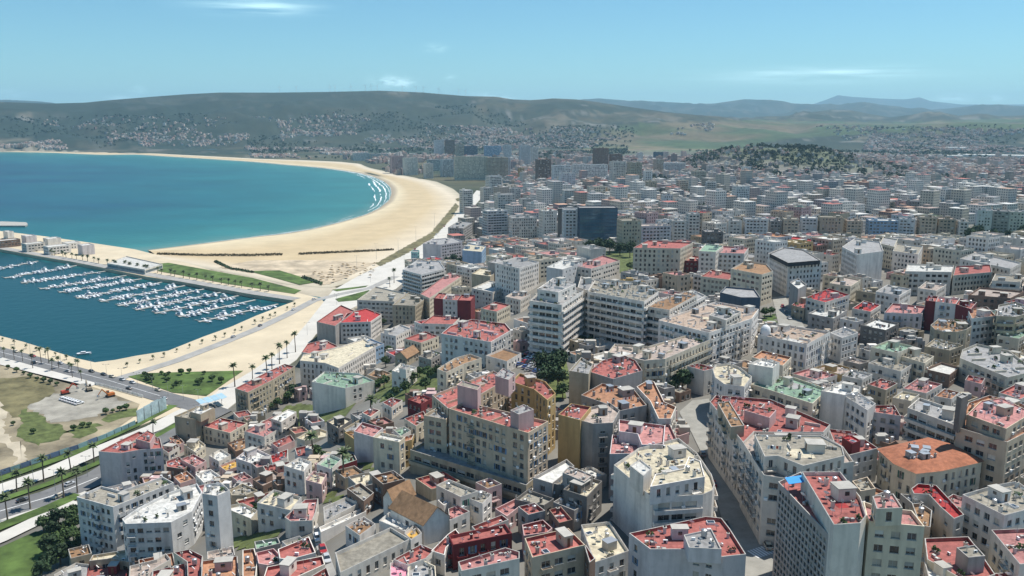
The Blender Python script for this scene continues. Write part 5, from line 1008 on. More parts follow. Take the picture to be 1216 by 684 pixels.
# far city: thousands of small blocks reading as one mass
rs = np.random.RandomState(4)
def scatter_city():
    out = []
    for th, sx, sy, D0, D1, drop in ((.5, 20, 23, 980, 1700, .10), (.42, 15.5, 17, 1700, 2500, .16), (.3, 16.5, 18, 2500, 3500, .30)):
        n = int(D1*1.5/sx); I, J = np.meshgrid(np.arange(-n, n), np.arange(-n, n)); I = I.ravel(); J = J.ravel()
        u = I*sx+(I//4)*11; v = J*sy+(J//3)*12; x = u*math.cos(th)-v*math.sin(th); y = u*math.sin(th)+v*math.cos(th); D = np.hypot(x, y)
        k = (D >= D0) & (D < D1) & (y > 0) & (np.abs(x)/np.maximum(y, 1) < .68) & (x-np.interp(y, AVY, AVX) > np.interp(y, [0, 1400, 1900, 2600], [26, 26, 60, -150])) & (rs.rand(len(x)) > drop)
        x, y, D = x[k], y[k], D[k]; x = x+rs.uniform(-1.5, 1.5, len(x)); y = y+rs.uniform(-1.5, 1.5, len(y))
        out.append((x, y, np.full(len(x), th)+rs.normal(0, .12, len(x)), np.full(len(x), sx*.90), np.full(len(x), sy*.88)))
    # settlements on the hillsides, the far shore and beyond the fields
    for poly, n, s in (([(-150, 150), (45, 150), (85, 178), (-150, 178)], 700, 20), ([(125, 158), (200, 152), (290, 150), (300, 164), (270, 174), (130, 174)], 520, 19), ([(0, 138), (300, 140), (420, 132), (520, 140), (500, 160), (300, 158), (0, 150)], 420, 18), ([(330, 140), (430, 136), (520, 150), (610, 150), (640, 170), (560, 180), (440, 172), (330, 176)], 1500, 20), ([(290, 174), (420, 172), (520, 176), (540, 190), (470, 194), (430, 190), (300, 187)], 1300, 20), ([(425, 188), (500, 190), (512, 206), (470, 208)], 260, 18), ([(540, 150), (700, 152), (740, 164), (700, 176), (560, 180)], 1000, 22), ([(1040, 154), (1130, 152), (1300, 158), (1300, 182), (1020, 184)], 2200, 21), ([(790, 150), (850, 146), (850, 160), (795, 162)], 90, 22), ([(960, 150), (1050, 150), (1010, 168)], 160, 20)):
        k = 0; X = []; Y = []
        while k < n*1 and len(X) < 60:
            a = rs.uniform(math.atan2(min(p[0] for p in poly)-608, F), math.atan2(max(p[0] for p in poly)-608, F), n*12); D = np.sqrt(rs.uniform(2300**2, 6200**2, n*12))
            x = D*np.sin(a); y = D*np.cos(a); z = T0(x, y); px_, py_ = proj(x, y, z); g = inpoly(px_, py_, poly) & (landd(x, y) > 40) & (fbm(x/330, y/330, 91, 3) > .44); X.append(x[g]); Y.append(y[g]); k += g.sum()
        x = np.concatenate(X)[:n]; y = np.concatenate(Y)[:n]; out.append((x, y, rs.uniform(0, 3.1, len(x)), np.full(len(x), s*.7), np.full(len(x), s*.62)))
    return [np.concatenate([o[i] for o in out]) for i in range(5)]
fx, fy, fth, fw_, fd_ = scatter_city()
D = np.hypot(fx, fy); fz = T0(fx, fy); fpx, fpy = proj(fx, fy, fz)
keep = landd(fx, fy) > 50
keep &= ~inpoly(fpx, fpy, [(690, 186), (700, 160), (760, 146), (900, 142), (1040, 146), (1040, 152), (960, 158), (930, 165), (870, 178), (800, 190)]) | (D > 3500)
ch = np.exp(-((fx-675)/150)**2-((fy-2130)/190)**2); keep &= ~((ch > .60) & (rs.rand(len(fx)) < .3)); keep &= ~((ch > .15) & (rs.rand(len(fx)) < .25))
keep &= ~(inpoly(fpx, fpy, [(1140, 270), (1216, 262), (1290, 268), (1290, 305), (1205, 304), (1148, 296)]) | inpoly(fpx, fpy, [(1120, 184), (1290, 182), (1290, 192), (1100, 190)]) | inpoly(fpx, fpy, [(500, 208), (575, 210), (600, 220), (575, 232), (520, 228)]))
for b in BREC:
    if b['D'] > 520: keep &= np.hypot(fx-b['xy'][0], fy-b['xy'][1]) > 21
green = fbm(fx/140, fy/140, 121, 3); keep &= ~((green > .62) & (rs.rand(len(fx)) < .8))
fx, fy, fth, fw_, fd_, fz, D = [q[keep] for q in (fx, fy, fth, fw_, fd_, fz, D)]
n = len(fx); hb = np.where(D < 1650, rs.choice([3, 4, 5, 7, 9, 12], n, p=[.16, .24, .26, .2, .10, .04]), rs.choice([2, 3, 4, 5, 6, 9], n, p=[.3, .33, .22, .10, .04, .01]))*3.1
hb = np.where(D > 3300, rs.choice([1.3, 2, 2.4], n)*3.0, hb); fw_ = np.where(D > 3300, fw_*1.15, fw_)
chm = np.exp(-((fx-675)/210)**2-((fy-2130)/240)**2) > .2; fw_ = np.where(chm, 9.0, fw_); fd_ = np.where(chm, 8.0, fd_); hb = np.where(chm, np.minimum(hb, 6.2), hb)
fw_ = fw_*rs.uniform(.75, 1.02, n); fd_ = fd_*rs.uniform(.75, 1.02, n)
wcols = np.array([(.74, .68, .60), (.66, .60, .52), (.55, .49, .40), (.50, .48, .45), (.42, .36, .29), (.34, .33, .33), (.46, .36, .33), (.30, .20, .17)]); rcols = np.array([(.42, .40, .36), (.58, .57, .54), (.34, .33, .33), (.44, .16, .13), (.45, .28, .20), (.36, .28, .25), (.28, .27, .27)])
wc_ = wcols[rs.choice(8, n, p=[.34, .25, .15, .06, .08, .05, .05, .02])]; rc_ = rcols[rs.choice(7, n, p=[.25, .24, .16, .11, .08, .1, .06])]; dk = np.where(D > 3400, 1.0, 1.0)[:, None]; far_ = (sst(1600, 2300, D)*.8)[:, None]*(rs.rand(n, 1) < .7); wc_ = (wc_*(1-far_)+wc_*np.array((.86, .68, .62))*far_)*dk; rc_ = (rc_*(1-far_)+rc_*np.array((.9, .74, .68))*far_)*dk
def boxes(cx, cy_, th, w_, d_, z0, z1, wc, rc):
    n = len(cx); c, s = np.cos(th), np.sin(th); cor = []
    for a, b in ((-1, -1), (1, -1), (1, 1), (-1, 1)):
        dx = a*w_/2; dy = b*d_/2; cor.append((cx+dx*c-dy*s, cy_+dx*s+dy*c))
    V = []; U = []; K = []
    for i in range(4):
        a, b = cor[i], cor[(i+1) % 4]; L = w_ if i % 2 == 0 else d_; hh = z1-z0
        V.append(np.stack([np.stack([a[0], a[1], z0], -1), np.stack([b[0], b[1], z0], -1), np.stack([b[0], b[1], z1], -1), np.stack([a[0], a[1], z1], -1)], 1))
        z_ = np.zeros(n); U.append(np.stack([np.stack([z_, hh], -1), np.stack([L, hh], -1), np.stack([L, z_], -1), np.stack([z_, z_], -1)], 1)); K.append(np.repeat(np.concatenate([wc, np.ones((n, 1))], 1)[:, None, :], 4, 1))
    V.append(np.stack([np.stack([q[0], q[1], z1], -1) for q in cor], 1)); U.append(np.zeros((n, 4, 2))); K.append(np.repeat(np.concatenate([rc, np.zeros((n, 1))], 1)[:, None, :], 4, 1))
    return np.concatenate(V).reshape(-1, 3), np.concatenate(U).reshape(-1, 2), np.concatenate(K).reshape(-1, 4)
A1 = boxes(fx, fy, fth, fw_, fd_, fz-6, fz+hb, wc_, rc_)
k = rs.rand(n) < .75; c, s = np.cos(fth[k]), np.sin(fth[k]); ox = rs.uniform(-.25, .25, k.sum())*fw_[k]; oy = rs.uniform(-.25, .25, k.sum())*fd_[k]
A2 = boxes(fx[k]+ox*c-oy*s, fy[k]+ox*s+oy*c, fth[k], fw_[k]*.35, fd_[k]*.35, (fz+hb)[k], (fz+hb)[k]+2.8, wc_[k]*.96, rc_[k])
V, U, K = [np.concatenate([a, b]) for a, b in zip(A1, A2)]; K[len(A1[0]):, 3] = 0
def quadmesh(name, V, U=None, K=None):
    me = bpy.data.meshes.new(name); nv = len(V); me.vertices.add(nv); me.vertices.foreach_set('co', V.ravel().astype(np.float32)); me.loops.add(nv); me.loops.foreach_set('vertex_index', np.arange(nv)); me.polygons.add(nv//4)
    me.polygons.foreach_set('loop_start', np.arange(0, nv, 4)); me.polygons.foreach_set('loop_total', np.full(nv//4, 4)); me.update(calc_edges=True)
    if U is not None: me.uv_layers.new(name='UV').data.foreach_set('uv', U.ravel().astype(np.float32))
    if K is not None: me.color_attributes.new('Col', 'FLOAT_COLOR', 'POINT').data.foreach_set('color', K.ravel().astype(np.float32))
    return me
mf = mat('far_walls', (0, 0, 0), .9, .10, .15, 0, attr='Col'); t = mf.node_tree; nn = t.nodes; l = t.links; p = nn['Principled BSDF']
uvn = nn.new('ShaderNodeUVMap'); uvn.uv_map = 'UV'; sx_ = nn.new('ShaderNodeSeparateXYZ'); l.new(uvn.outputs[0], sx_.inputs[0])
def fm(op, a, b):
    q = nn.new('ShaderNodeMath'); q.operation = op
    for i, v in enumerate((a, b)):
        if isinstance(v, (int, float)): q.inputs[i].default_value = v
        else: l.new(v, q.inputs[i])
    return q.outputs[0]
def band_(s, per, lo, hi): f = fm('FRACT', fm('DIVIDE', s, per), 0); return fm('MULTIPLY', fm('GREATER_THAN', f, lo), fm('LESS_THAN', f, hi))
vc = [q for q in nn if q.bl_idname == 'ShaderNodeVertexColor'][0]
msk = fm('MULTIPLY', fm('MULTIPLY', band_(sx_.outputs[0], 3.1, .27, .73), band_(sx_.outputs[1], 3.1, .3, .78)), vc.outputs[1])
mxn = nn.new('ShaderNodeMix'); mxn.data_type = 'RGBA'; old = p.inputs['Base Color'].links[0].from_socket; l.new(msk, mxn.inputs[0]); l.new(old, mxn.inputs[6]); mxn.inputs[7].default_value = (.10, .105, .115, 1); l.new(mxn.outputs[2], p.inputs['Base Color'])
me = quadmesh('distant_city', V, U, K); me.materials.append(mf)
tag(link('distant_city', me), 'dense mass of pale blocks spreading to the hills', 'city', kind='stuff')
# ------------------------------------------------------------------ far tree cover (one mass)
def leafclumps(X, Y, Z, r, h, per, seed):
    g = np.random.RandomState(seed); n = len(X); X = np.repeat(X, per); Y = np.repeat(Y, per); Z = np.repeat(Z, per); rr_ = np.repeat(r, per); hh = np.repeat(h, per); N_ = len(X)
    d = g.normal(size=(N_, 3)); d /= np.linalg.norm(d, axis=1)[:, None]; q = g.uniform(.5, 1, N_)**.6
    c = np.stack([X+d[:, 0]*rr_*q, Y+d[:, 1]*rr_*q, Z+hh*.62+d[:, 2]*hh*.40*q], -1)
    a = g.normal(size=(N_, 3)); a -= d*(a*d).sum(1)[:, None]*.7; a /= np.linalg.norm(a, axis=1)[:, None]; b = np.cross(a, d+g.normal(size=(N_, 3))*.5); b /= np.linalg.norm(b, axis=1)[:, None]
    s = (rr_*g.uniform(.28, .52, N_))[:, None]
    return np.stack([c-a*s-b*s*.7, c+a*s*.9-b*s, c+a*s+b*s*.8, c-a*s*.8+b*s], 1).reshape(-1, 3)
gx = rs.normal(640, 240, 6000); gy = rs.normal(2100, 210, 6000); ch = np.exp(-((gx-660)/230)**2-((gy-2120)/230)**2); k = (ch > .10) & (fbm(gx/60, gy/60, 8, 3) > .50)
gx, gy = gx[k][:650], gy[k][:650]
# street and garden trees through the far city
tx = rs.uniform(-100, 2200, 30000); ty = rs.uniform(1000, 3600, 30000); k = (fbm(tx/140, ty/140, 121, 3) > .58) & (tx-np.interp(ty, AVY, AVX) > 30) & (np.abs(tx)/ty < .66) & (landd(tx, ty) > 60); tx, ty = tx[k][:2600], ty[k][:2600]
hx = []; hy = []
for poly, n_ in (([(0, 140), (300, 135), (560, 125), (640, 150), (500, 165), (280, 150), (120, 176), (60, 176), (0, 160)], 1300), ([(290, 160), (620, 165), (640, 190), (430, 190), (300, 186)], 800), ([(500, 206), (576, 208), (600, 222), (570, 232), (516, 224)], 160), ([(560, 150), (760, 150), (740, 190), (620, 195)], 900), ([(1030, 150), (1290, 150), (1290, 190), (1030, 190)], 700)):
    a = rs.uniform(math.atan2(min(q[0] for q in poly)-608, F), math.atan2(max(q[0] for q in poly)-608, F), 60000); Dd = np.sqrt(rs.uniform(1500**2, 6200**2, 60000)); x = Dd*np.sin(a); y = Dd*np.cos(a); px_, py_ = proj(x, y, T0(x, y)); g = inpoly(px_, py_, poly) & (fbm(x/260, y/260, 66, 4) > .47) & (landd(x, y) > 60); hx.append(x[g][:n_]); hy.append(y[g][:n_])
X = np.concatenate([gx, tx]+hx); Y = np.concatenate([gy, ty]+hy); Z = T0(X, Y); hh = rs.uniform(6, 12, len(X)); rr_ = hh*rs.uniform(.35, .55, len(X)); rr_[len(gx)+len(tx):] *= 1.25
me = quadmesh('far_trees', leafclumps(X, Y, Z, rr_, hh, 12, 3)); me.materials.append(M_leaf3)
tag(link('far_trees', me), 'dark green tree cover on the hill and among far houses', 'trees', kind='stuff')
# ------------------------------------------------------------------ trees and palms
def palm_mesh(seed, h):
    g = random.Random(seed); tr = MB(); cr = MB(); n = 8; lean = (g.uniform(-.4, .4), g.uniform(-.4, .4)); rings = []
    for i in range(9):
        t = i/8; r = .30-.10*t+(.12 if i == 0 else 0)+(.08 if i == 8 else 0); rings.append([(lean[0]*t*t+r*math.cos(k*math.pi/4), lean[1]*t*t+r*math.sin(k*math.pi/4), -.6+(h+.6)*t) for k in range(n)])
    tr.ring(rings, M_bark)
    for k in range(26):
        a = k*2.4+g.uniform(-.2, .2); up = g.uniform(-.15, 1.1) if k > 5 else 1.2; L = g.uniform(2.3, 3.0); p = Vector((lean[0], lean[1], h)); d = Vector((math.cos(a)*math.cos(up), math.sin(a)*math.cos(up), math.sin(up)))
        sd_ = Vector((-math.sin(a), math.cos(a), 0)); prev = None
        for i in range(7):
            t = i/6; wd = .42*math.sin(math.pi*min(1, .18+t*.82))+.04
            c = p; row = (c-sd_*wd-Vector((0, 0, wd*.55)), c, c+sd_*wd-Vector((0, 0, wd*.55)))
            if prev:
                cr.poly([prev[0], prev[1], row[1], row[0]], M_palm); cr.poly([prev[1], prev[2], row[2], row[1]], M_palm)
            prev = row; p = p+d*(L/6); d = (d+Vector((0, 0, -.27))).normalized()
    return tr.mesh('trunk'), cr.mesh('crown')
PALMS = [palm_mesh(s, h) for s, h in ((1, 9.5), (2, 8.2), (3, 10.5), (4, 5.0), (5, 4.0))]
def tree_mesh(seed, h, r, dark):
    g = random.Random(seed); tr = MB(); cr = MB(); m = M_leaf2 if dark else M_leaf
    tr.tube((0, 0, -.6), (.1, .1, h*.45), .32, .2, M_bark, 8); lobes = []
    for k in range(6):
        a = k*1.05+g.uniform(-.3, .3); q = Vector((math.cos(a)*r*g.uniform(.35, .65), math.sin(a)*r*g.uniform(.35, .65), h*g.uniform(.5, .78))); tr.tube((.1, .1, h*.38), tuple(q), .14, .05, M_bark, 5); lobes.append((q, r*g.uniform(.38, .58)))
    lobes.append((Vector((0, 0, h*.8)), r*.55)); lobes.append((Vector((0, 0, h*.6)), r*.6))
    for c, lr in lobes:
        for _ in range(95):
            d = Vector((g.gauss(0, 1), g.gauss(0, 1), g.gauss(0, 1))).normalized(); p = c+Vector((d.x, d.y, d.z*.8))*lr*(g.random()**.4)*1.05
            if p.z < h*.28: continue
            a = (d.orthogonal()+Vector((g.gauss(0, .6), g.gauss(0, .6), g.gauss(0, .6)))).normalized(); b = a.cross(d+Vector((g.gauss(0, .5), g.gauss(0, .5), g.gauss(0, .5)))).normalized(); s = g.uniform(.25, .55)
            cr.poly([p-a*s-b*s*.6, p+a*s*.7-b*s*.8, p+a*s+b*s*.5, p-a*s*.5+b*s], m)
    return tr.mesh('trunk'), cr.mesh('crown')
TREES = [tree_mesh(11, 7.5, 3.4, 0), tree_mesh(12, 9, 4.2, 1), tree_mesh(13, 6, 2.8, 0), tree_mesh(14, 10, 4.5, 1), tree_mesh(15, 4, 2.0, 0)]
RT = random.Random(77)
HE = [b for b in BREC if b['short']]; LABQ = []
def relto(px, py, D, me=None):
    best = None
    for b in HE:
        if b is me: continue
        x0, y0, x1, y1 = b['bb']; cx_, cy_ = (x0+x1)/2, (y0+y1)/2
        d = math.hypot(max(x0-px, 0, px-x1), max(y0-py, 0, py-y1))+.15*math.hypot(px-cx_, py-cy_)
        if best is None or d < best[0]: best = (d, b)
    d, b = best; x0, y0, x1, y1 = b['bb']
    rel = 'left of' if px < x0-2 else 'right of' if px > x1+2 else ('behind' if D > b['D'] else 'in front of')
    return rel+' the '+b['short']
def queue(o, base, px, py, D): LABQ.append((o, base, px, py, D))
def plant(kind, pair, loc, s, where, group, name, cat):
    e = empty(name, loc, RT.uniform(0, 6.28)); e.scale = (s, s, s*RT.uniform(.9, 1.1))
    link('trunk', pair[0], e); link('crown', pair[1], e); tag(e, None, cat, group)
    px, py = proj(*loc); D = math.hypot(loc[0], loc[1])
    queue(e, kind+' '+(where or relto(px, py, D)), px, py, D)
def atg(px, py, z): x, y = atz(px, py, z); return (x, y, z)
for px, py in [(9, 617), (76, 591), (92, 585), (20, 582), (52, 570), (84, 558), (112, 549), (36, 604)]:
    plant('tall palm', PALMS[RT.randrange(3)], atg(px, py, 3.2), RT.uniform(.95, 1.15), 'beside the palm avenue', 'palms along the avenue', 'palm_tree', 'palm')
for px, py in [(17, 427), (27, 429), (39, 437), (49, 431), (58, 431), (62, 440), (70, 437), (82, 441), (86, 448), (93, 441), (97, 452), (5, 424), (182, 518)]:
    plant('slim palm', PALMS[RT.randrange(3)], atg(px, py, 3.2), RT.uniform(.62, .82), 'along the waterfront road', 'palms along the waterfront road', 'palm_tree', 'palm')
for px, py in [(31, 414), (43, 417), (54, 421), (66, 423), (79, 427), (90, 432), (3, 405), (17, 409), (151, 436), (166, 431), (182, 427), (195, 424), (210, 418), (225, 413), (240, 408), (256, 404), (267, 400), (279, 395), (287, 392), (303, 385), (312, 381), (321, 378), (327, 375), (341, 368), (350, 364)]:
    plant('short bushy palm', PALMS[4], atg(px, py, 3.1), RT.uniform(.45, .62), 'along the marina quay', 'bushy palms along the quay', 'palm_tree', 'palm')
for px, py in [(317, 442), (323, 438), (332, 432), (341, 425), (351, 418), (279, 459), (468, 336), (463, 341), (300, 452)]:
    plant('tall palm', PALMS[RT.randrange(3)], atg(px, py, 3.2), RT.uniform(.9, 1.15), 'on the boulevard edge', 'palms on the boulevard', 'palm_tree', 'palm')
for i in range(34):
    t = i/33; a = Vector(atz(60, 303, 3)).lerp(Vector(atz(318, 346.5, 3)), t); a += Vector((RT.uniform(-2, 2), RT.uniform(-2, 2)))
    plant('small palm', PALMS[3], (a.x, a.y, 3.1), RT.uniform(.8, 1.1), 'in the row on the marina mole', 'palms on the marina mole', 'palm_tree', 'palm')
for px, py in [(408, 575), (372, 548), (440, 500)]:
    g = ground(px, py); plant('dark date palm', PALMS[1], g, 1.15, None, 'garden palms', 'palm_tree', 'palm')
TP = [(440, 432, 1), (450, 428, 1.2), (462, 422, 1), (458, 436, .9), (474, 455, 1), (488, 458, 1), (498, 448, .9), (508, 452, 1), (505, 465, .9), (482, 468, .8), (470, 470, .8), (456, 462, 1), (446, 466, .9), (462, 478, .7), (520, 447, .8), (530, 318, 1.2), (538, 315, 1.3), (546, 318, 1.2), (552, 314, 1.1), (645, 448, 1.1), (655, 452, 1.3), (665, 446, 1.1), (650, 462, 1.2), (662, 466, 1.1), (668, 474, .9), (645, 476, .8), (350, 474, 1.1), (342, 478, 1), (358, 470, .9), (320, 488, .8), (330, 485, .8), (308, 496, .7), (700, 302, 1.4), (712, 300, 1.5), (724, 302, 1.6), (736, 304, 1.5), (748, 306, 1.5), (742, 298, 1.4), (705, 308, 1.2), (760, 312, 1.2), (748, 322, 1),
      (800, 468, 1), (810, 466, 1.1), (822, 463, .9), (834, 460, .8), (792, 472, .8), (908, 378, .8), (915, 376, .8), (626, 556, .6), (634, 550, .7), (640, 544, .6), (430, 420, .8), (425, 424, .7), (1196, 445, .9), (1186, 440, .8), (1176, 436, .8), (1206, 398, 1), (1214, 404, 1), (300, 612, .8), (312, 616, .9), (322, 614, .7), (330, 622, .6), (375, 545, .8), (384, 548, .7), (430, 470, .7), (418, 474, .6), (404, 472, .6), (545, 378, .8), (455, 388, .8), (448, 384, .8), (640, 415, .9), (690, 410, .9), (700, 414, .8), (712, 408, .8), (730, 404, .7), (1000, 508, .7)]
for i in range(26): TP.append((RT.uniform(1150, 1220), RT.uniform(276, 304), RT.uniform(1.2, 1.7)))
for px, py, s in TP:
    g = ground(px, py); plant('green tree' if s < 1.05 else 'large dark green tree', TREES[RT.choice([0, 2]) if s < 1.05 else RT.choice([1, 3])], (g[0], g[1], g[2]), s*.95, None, 'trees among the buildings', 'broadleaf_tree', 'tree')
for px, py, s in [(52, 632, .8), (60, 628, .85), (70, 626, .9), (80, 622, .9), (88, 618, .8), (64, 640, .8), (76, 636, .9), (88, 632, .9), (58, 660, .9), (68, 655, 1), (78, 650, 1), (88, 645, .9), (60, 678, .9), (72, 672, 1), (84, 664, .9), (50, 690, .8), (94, 655, .7)]:
    plant('dense dark tree', TREES[RT.choice([0, 1, 2])], atg(px, py, 3.2), s, 'at the edge of the corner lawn', 'trees beside the corner lawn', 'broadleaf_tree', 'tree')
for i in range(30):
    px, py = RT.uniform(165, 275), RT.uniform(443, 464)
    if not inpoly(np.array([px]), np.array([py]), [(155, 447), (243, 441), (285, 441), (246, 466), (205, 464)])[0]: continue
    plant('small shrub', TREES[4], atg(px, py, 3.25), RT.uniform(.45, .9), 'on the triangular quay lawn', 'shrubs on the triangular lawn', 'shrub', 'shrub')
for px, py in [(20, 442), (28, 445), (36, 449), (44, 452), (52, 454), (60, 456), (68, 458), (10, 438), (126, 492), (134, 490), (142, 488), (150, 487), (88, 511), (98, 508), (106, 507), (40, 515), (16, 505)]:
    plant('low scrub bush', TREES[4], atg(px, py, 3.2), RT.uniform(.5, .8), 'on the vacant lot', 'scrub on the vacant lot', 'shrub', 'shrub')
# ------------------------------------------------------------------ marina
hull_m = mat('boat_hull', (.76, .77, .78), .3, .05, rnd=.06); deck_m = mat('boat_deck', (.55, .50, .42), .6, .1)
def hull(L, Bm, Hh, m):
    mb = MB(); secs = []
    for i in range(9):
        t = i/8; x = -L/2+L*t; b = Bm/2*(.86 if t < .05 else 1)*(1 if t < .5 else math.sqrt(max(0, 1-((t-.5)/.5)**2.2)))+.02; sh = Hh*(1+.35*t*t)
        secs.append([(x, -b, sh), (x, -b*.92, sh*.4), (x, -b*.45, -.25), (x, b*.45, -.25), (x, b*.92, sh*.4), (x, b, sh)])
    mb.ring(secs, m, cap=True, close=False); n = len(secs)
    for i in range(n-1): mb.poly([secs[i][5], secs[i+1][5], secs[i+1][0], secs[i][0]], m)
    return mb.mesh('hull')
def sup(parts):
    mb = MB()
    for p in parts: mb.box(*p[:6], p[6], *(p[7:]))
    return mb
def boat_kit():
    K = {}
    c = MB(); c.box(-2.2, 1.2, -1.0, 1.0, .85, 1.75, hull_m, .35, .15); w_ = MB(); w_.box(-1.9, 1.12, -1.04, 1.04, 1.15, 1.55, M_glass, .18, .08)
    K['motorboat'] = [('hull', hull(8.5, 2.7, .85, hull_m)), ('cabin', c.mesh('cabin')), ('windshield', w_.mesh('windshield'))]
    c = MB(); c.box(-3.5, 2.6, -1.5, 1.5, 1.2, 2.5, hull_m, .5, .2); c.box(-3.0, 1.0, -1.3, 1.3, 2.503, 3.1, hull_m, .3, .2); w_ = MB(); w_.box(-3.0, 2.5, -1.54, 1.54, 1.6, 2.2, M_glass, .3, .1); f = MB(); f.box(-2.8, .2, -1.2, 1.2, 4.2, 4.3, hull_m)
    for a in (-2.5, -.1):
        for b in (-1, 1): f.box(a-.05, a+.05, b-.05, b+.05, 3.0, 4.2, M_steel)
    K['motor_yacht'] = [('hull', hull(11, 3.7, 1.2, hull_m)), ('cabin', c.mesh('cabin')), ('windshield', w_.mesh('windshield')), ('hardtop', f.mesh('hardtop'))]
    c = MB(); c.box(-1.5, 2.0, -.8, .8, .9, 1.35, hull_m, .5, .2); mst = MB(); mst.tube((.8, 0, .9), (.8, 0, 12.5), .10, .06, M_steel, 6); mst.tube((.8, -.9, 7), (.8, .9, 7), .03, .03, M_steel, 4); bm = MB(); bm.tube((.8, 0, 2.1), (-3.2, 0, 2.1), .06, .06, M_steel, 6); bm.tube((.5, 0, 2.3), (-3.0, 0, 2.25), .2, .12, M_navy, 6)
    K['sailboat'] = [('hull', hull(9.5, 2.9, .9, hull_m)), ('cabin', c.mesh('cabin')), ('mast', mst.mesh('mast')), ('boom', bm.mesh('boom'))]
    c = MB(); c.box(-2.0, .6, -.9, .9, .8, 1.5, M_navy, .2, .15)
    K['covered_boat'] = [('hull', hull(7, 2.4, .8, hull_m)), ('canvas_cover', c.mesh('canvas_cover'))]
    return K
KIT = boat_kit(); RB = random.Random(9)
M_pont = mat('pontoon_deck', (.46, .44, .40), .85, .12)
ROWS = [((-40, 326), (45, 310)), ((5, 330), (92, 315)), ((25, 336), (125, 322)), ((47, 343), (150, 327)), ((70, 347), (168, 331)), ((91, 354), (192, 335)), ((119, 358), (220, 339)), ((140, 363), (243, 343)), ((161, 368), (262, 347)), ((184, 372), (283, 351)), ((212, 376), (303, 356)), ((236, 382), (330, 361))]
CNT = ['first', 'second', 'third', 'fourth', 'fifth', 'sixth', 'seventh', 'eighth', 'ninth', 'tenth', 'eleventh', 'twelfth']
for ri, (a, b) in enumerate(ROWS):
    A_ = Vector(atz(*a, .5)); B_ = Vector(atz(*b, .5)); d = (B_-A_); L = d.length; d.normalize(); nv = Vector((-d.y, d.x)); ang = math.atan2(d.y, d.x)
    e = empty('pontoon', (A_.x, A_.y, 0), ang); mb = MB(); mb.box(0, L, -1.1, 1.1, .15, .6, M_pont); link('walkway', mb.mesh('walkway'), e)
    tag(e, f'long narrow boat pontoon, {CNT[11-ri]} of the row counted from the basin corner', 'pontoon', 'marina pontoons')
    for sgn in (1, -1):
        x = 3.0; cnt = 0; k = 0
        while x < L-9:
            ty = RB.choices(['motorboat', 'motor_yacht', 'sailboat', 'covered_boat'], [5, 2, 2, 3])[0]; wd = {'motorboat': 3.5, 'motor_yacht': 4.4, 'sailboat': 3.7, 'covered_boat': 3.2}[ty]
            if k % 3 == 0:
                mb = MB(); mb.box(x-.6, x-.2, sgn*1.1 if sgn > 0 else -8.1, 8.1 if sgn > 0 else -1.1, .2, .5, M_pont); link('finger_pier', mb.mesh('finger_pier'), e)
            k += 1
            if RB.random() < (.55 if ri == 0 else .74 if ri < 9 else .55):
                cnt += 1; bl = {'motorboat': 8.5, 'motor_yacht': 11, 'sailboat': 9.5, 'covered_boat': 7}[ty]; off = 1.6+bl*.39
                p = A_+d*(x+wd/2)+nv*sgn*off; bo = empty(ty, (p.x, p.y, 0), math.atan2(nv.y*sgn, nv.x*sgn)+(math.pi if RB.random() < .3 else 0)+RB.uniform(-.04, .04)); bo.scale = (RB.uniform(.62, .82),)*3
                for nm, mm in KIT[ty]: link(nm, mm, bo)
                desc = {'motorboat': 'white motorboat', 'motor_yacht': 'white motor yacht with hardtop', 'sailboat': 'white sailboat with bare mast', 'covered_boat': 'white boat under navy cover'}[ty]
                tag(bo, None, 'boat', 'boats moored in the marina'); ppx, ppy = proj(p.x, p.y, 1); queue(bo, f'{desc} at the {CNT[11-ri]} pontoon from the basin corner', ppx, ppy, 0)
            x += wd
e = empty('pontoon', (*atz(243, 405, .5), 0), 0); P_ = [atz(243, 402.5, .5), atz(262, 395, .5), atz(282, 386.5, .5)]; mb = MB()
for q, s in zip(P_, P_[1:]): mb.tube((q[0]-P_[0][0], q[1]-P_[0][1], .3), (s[0]-P_[0][0], s[1]-P_[0][1], .3), .8, .8, M_pont, 4)
e.location = (*P_[0], 0); link('walkway', mb.mesh('walkway'), e); tag(e, 'short floating pontoon lying along the inner quay wall', 'pontoon', 'marina pontoons')
bo = empty('motorboat', (*atz(100, 420.5, 0), 0), .3)
for nm, mm in KIT['motorboat']: link(nm, mm, bo)
tag(bo, 'small white motorboat alone on open water near the quay corner', 'boat')
# ------------------------------------------------------------------ cars and machines
CARC = {'white': (.75, .75, .74), 'silver': (.45, .46, .47), 'black': (.02, .02, .022), 'red': (.35, .03, .03), 'blue': (.05, .10, .25), 'grey': (.18, .18, .19), 'beige': (.55, .48, .36)}
CK = {}
wheel = MB(); wheel.ring([[(.32*math.cos(i*math.pi/6), y, .32*math.sin(i*math.pi/6)) for i in range(12)] for y in (-.1, .1)], M_black); wheel = wheel.mesh('wheel'); rim_ = MB(); rim_.ring([[(.18*math.cos(i*math.pi/6), y, .18*math.sin(i*math.pi/6)) for i in range(12)] for y in (-.11, .11)], M_steel); rim_ = rim_.mesh('rim')
def lamps():
    a = MB(); a.box(2.12, 2.19, .45, .75, .62, .76, M_white); b = MB(); b.box(-2.16, -2.10, .45, .78, .65, .82, M_redp); return a.mesh('headlight'), b.mesh('tail_light')
HL, TL = lamps()
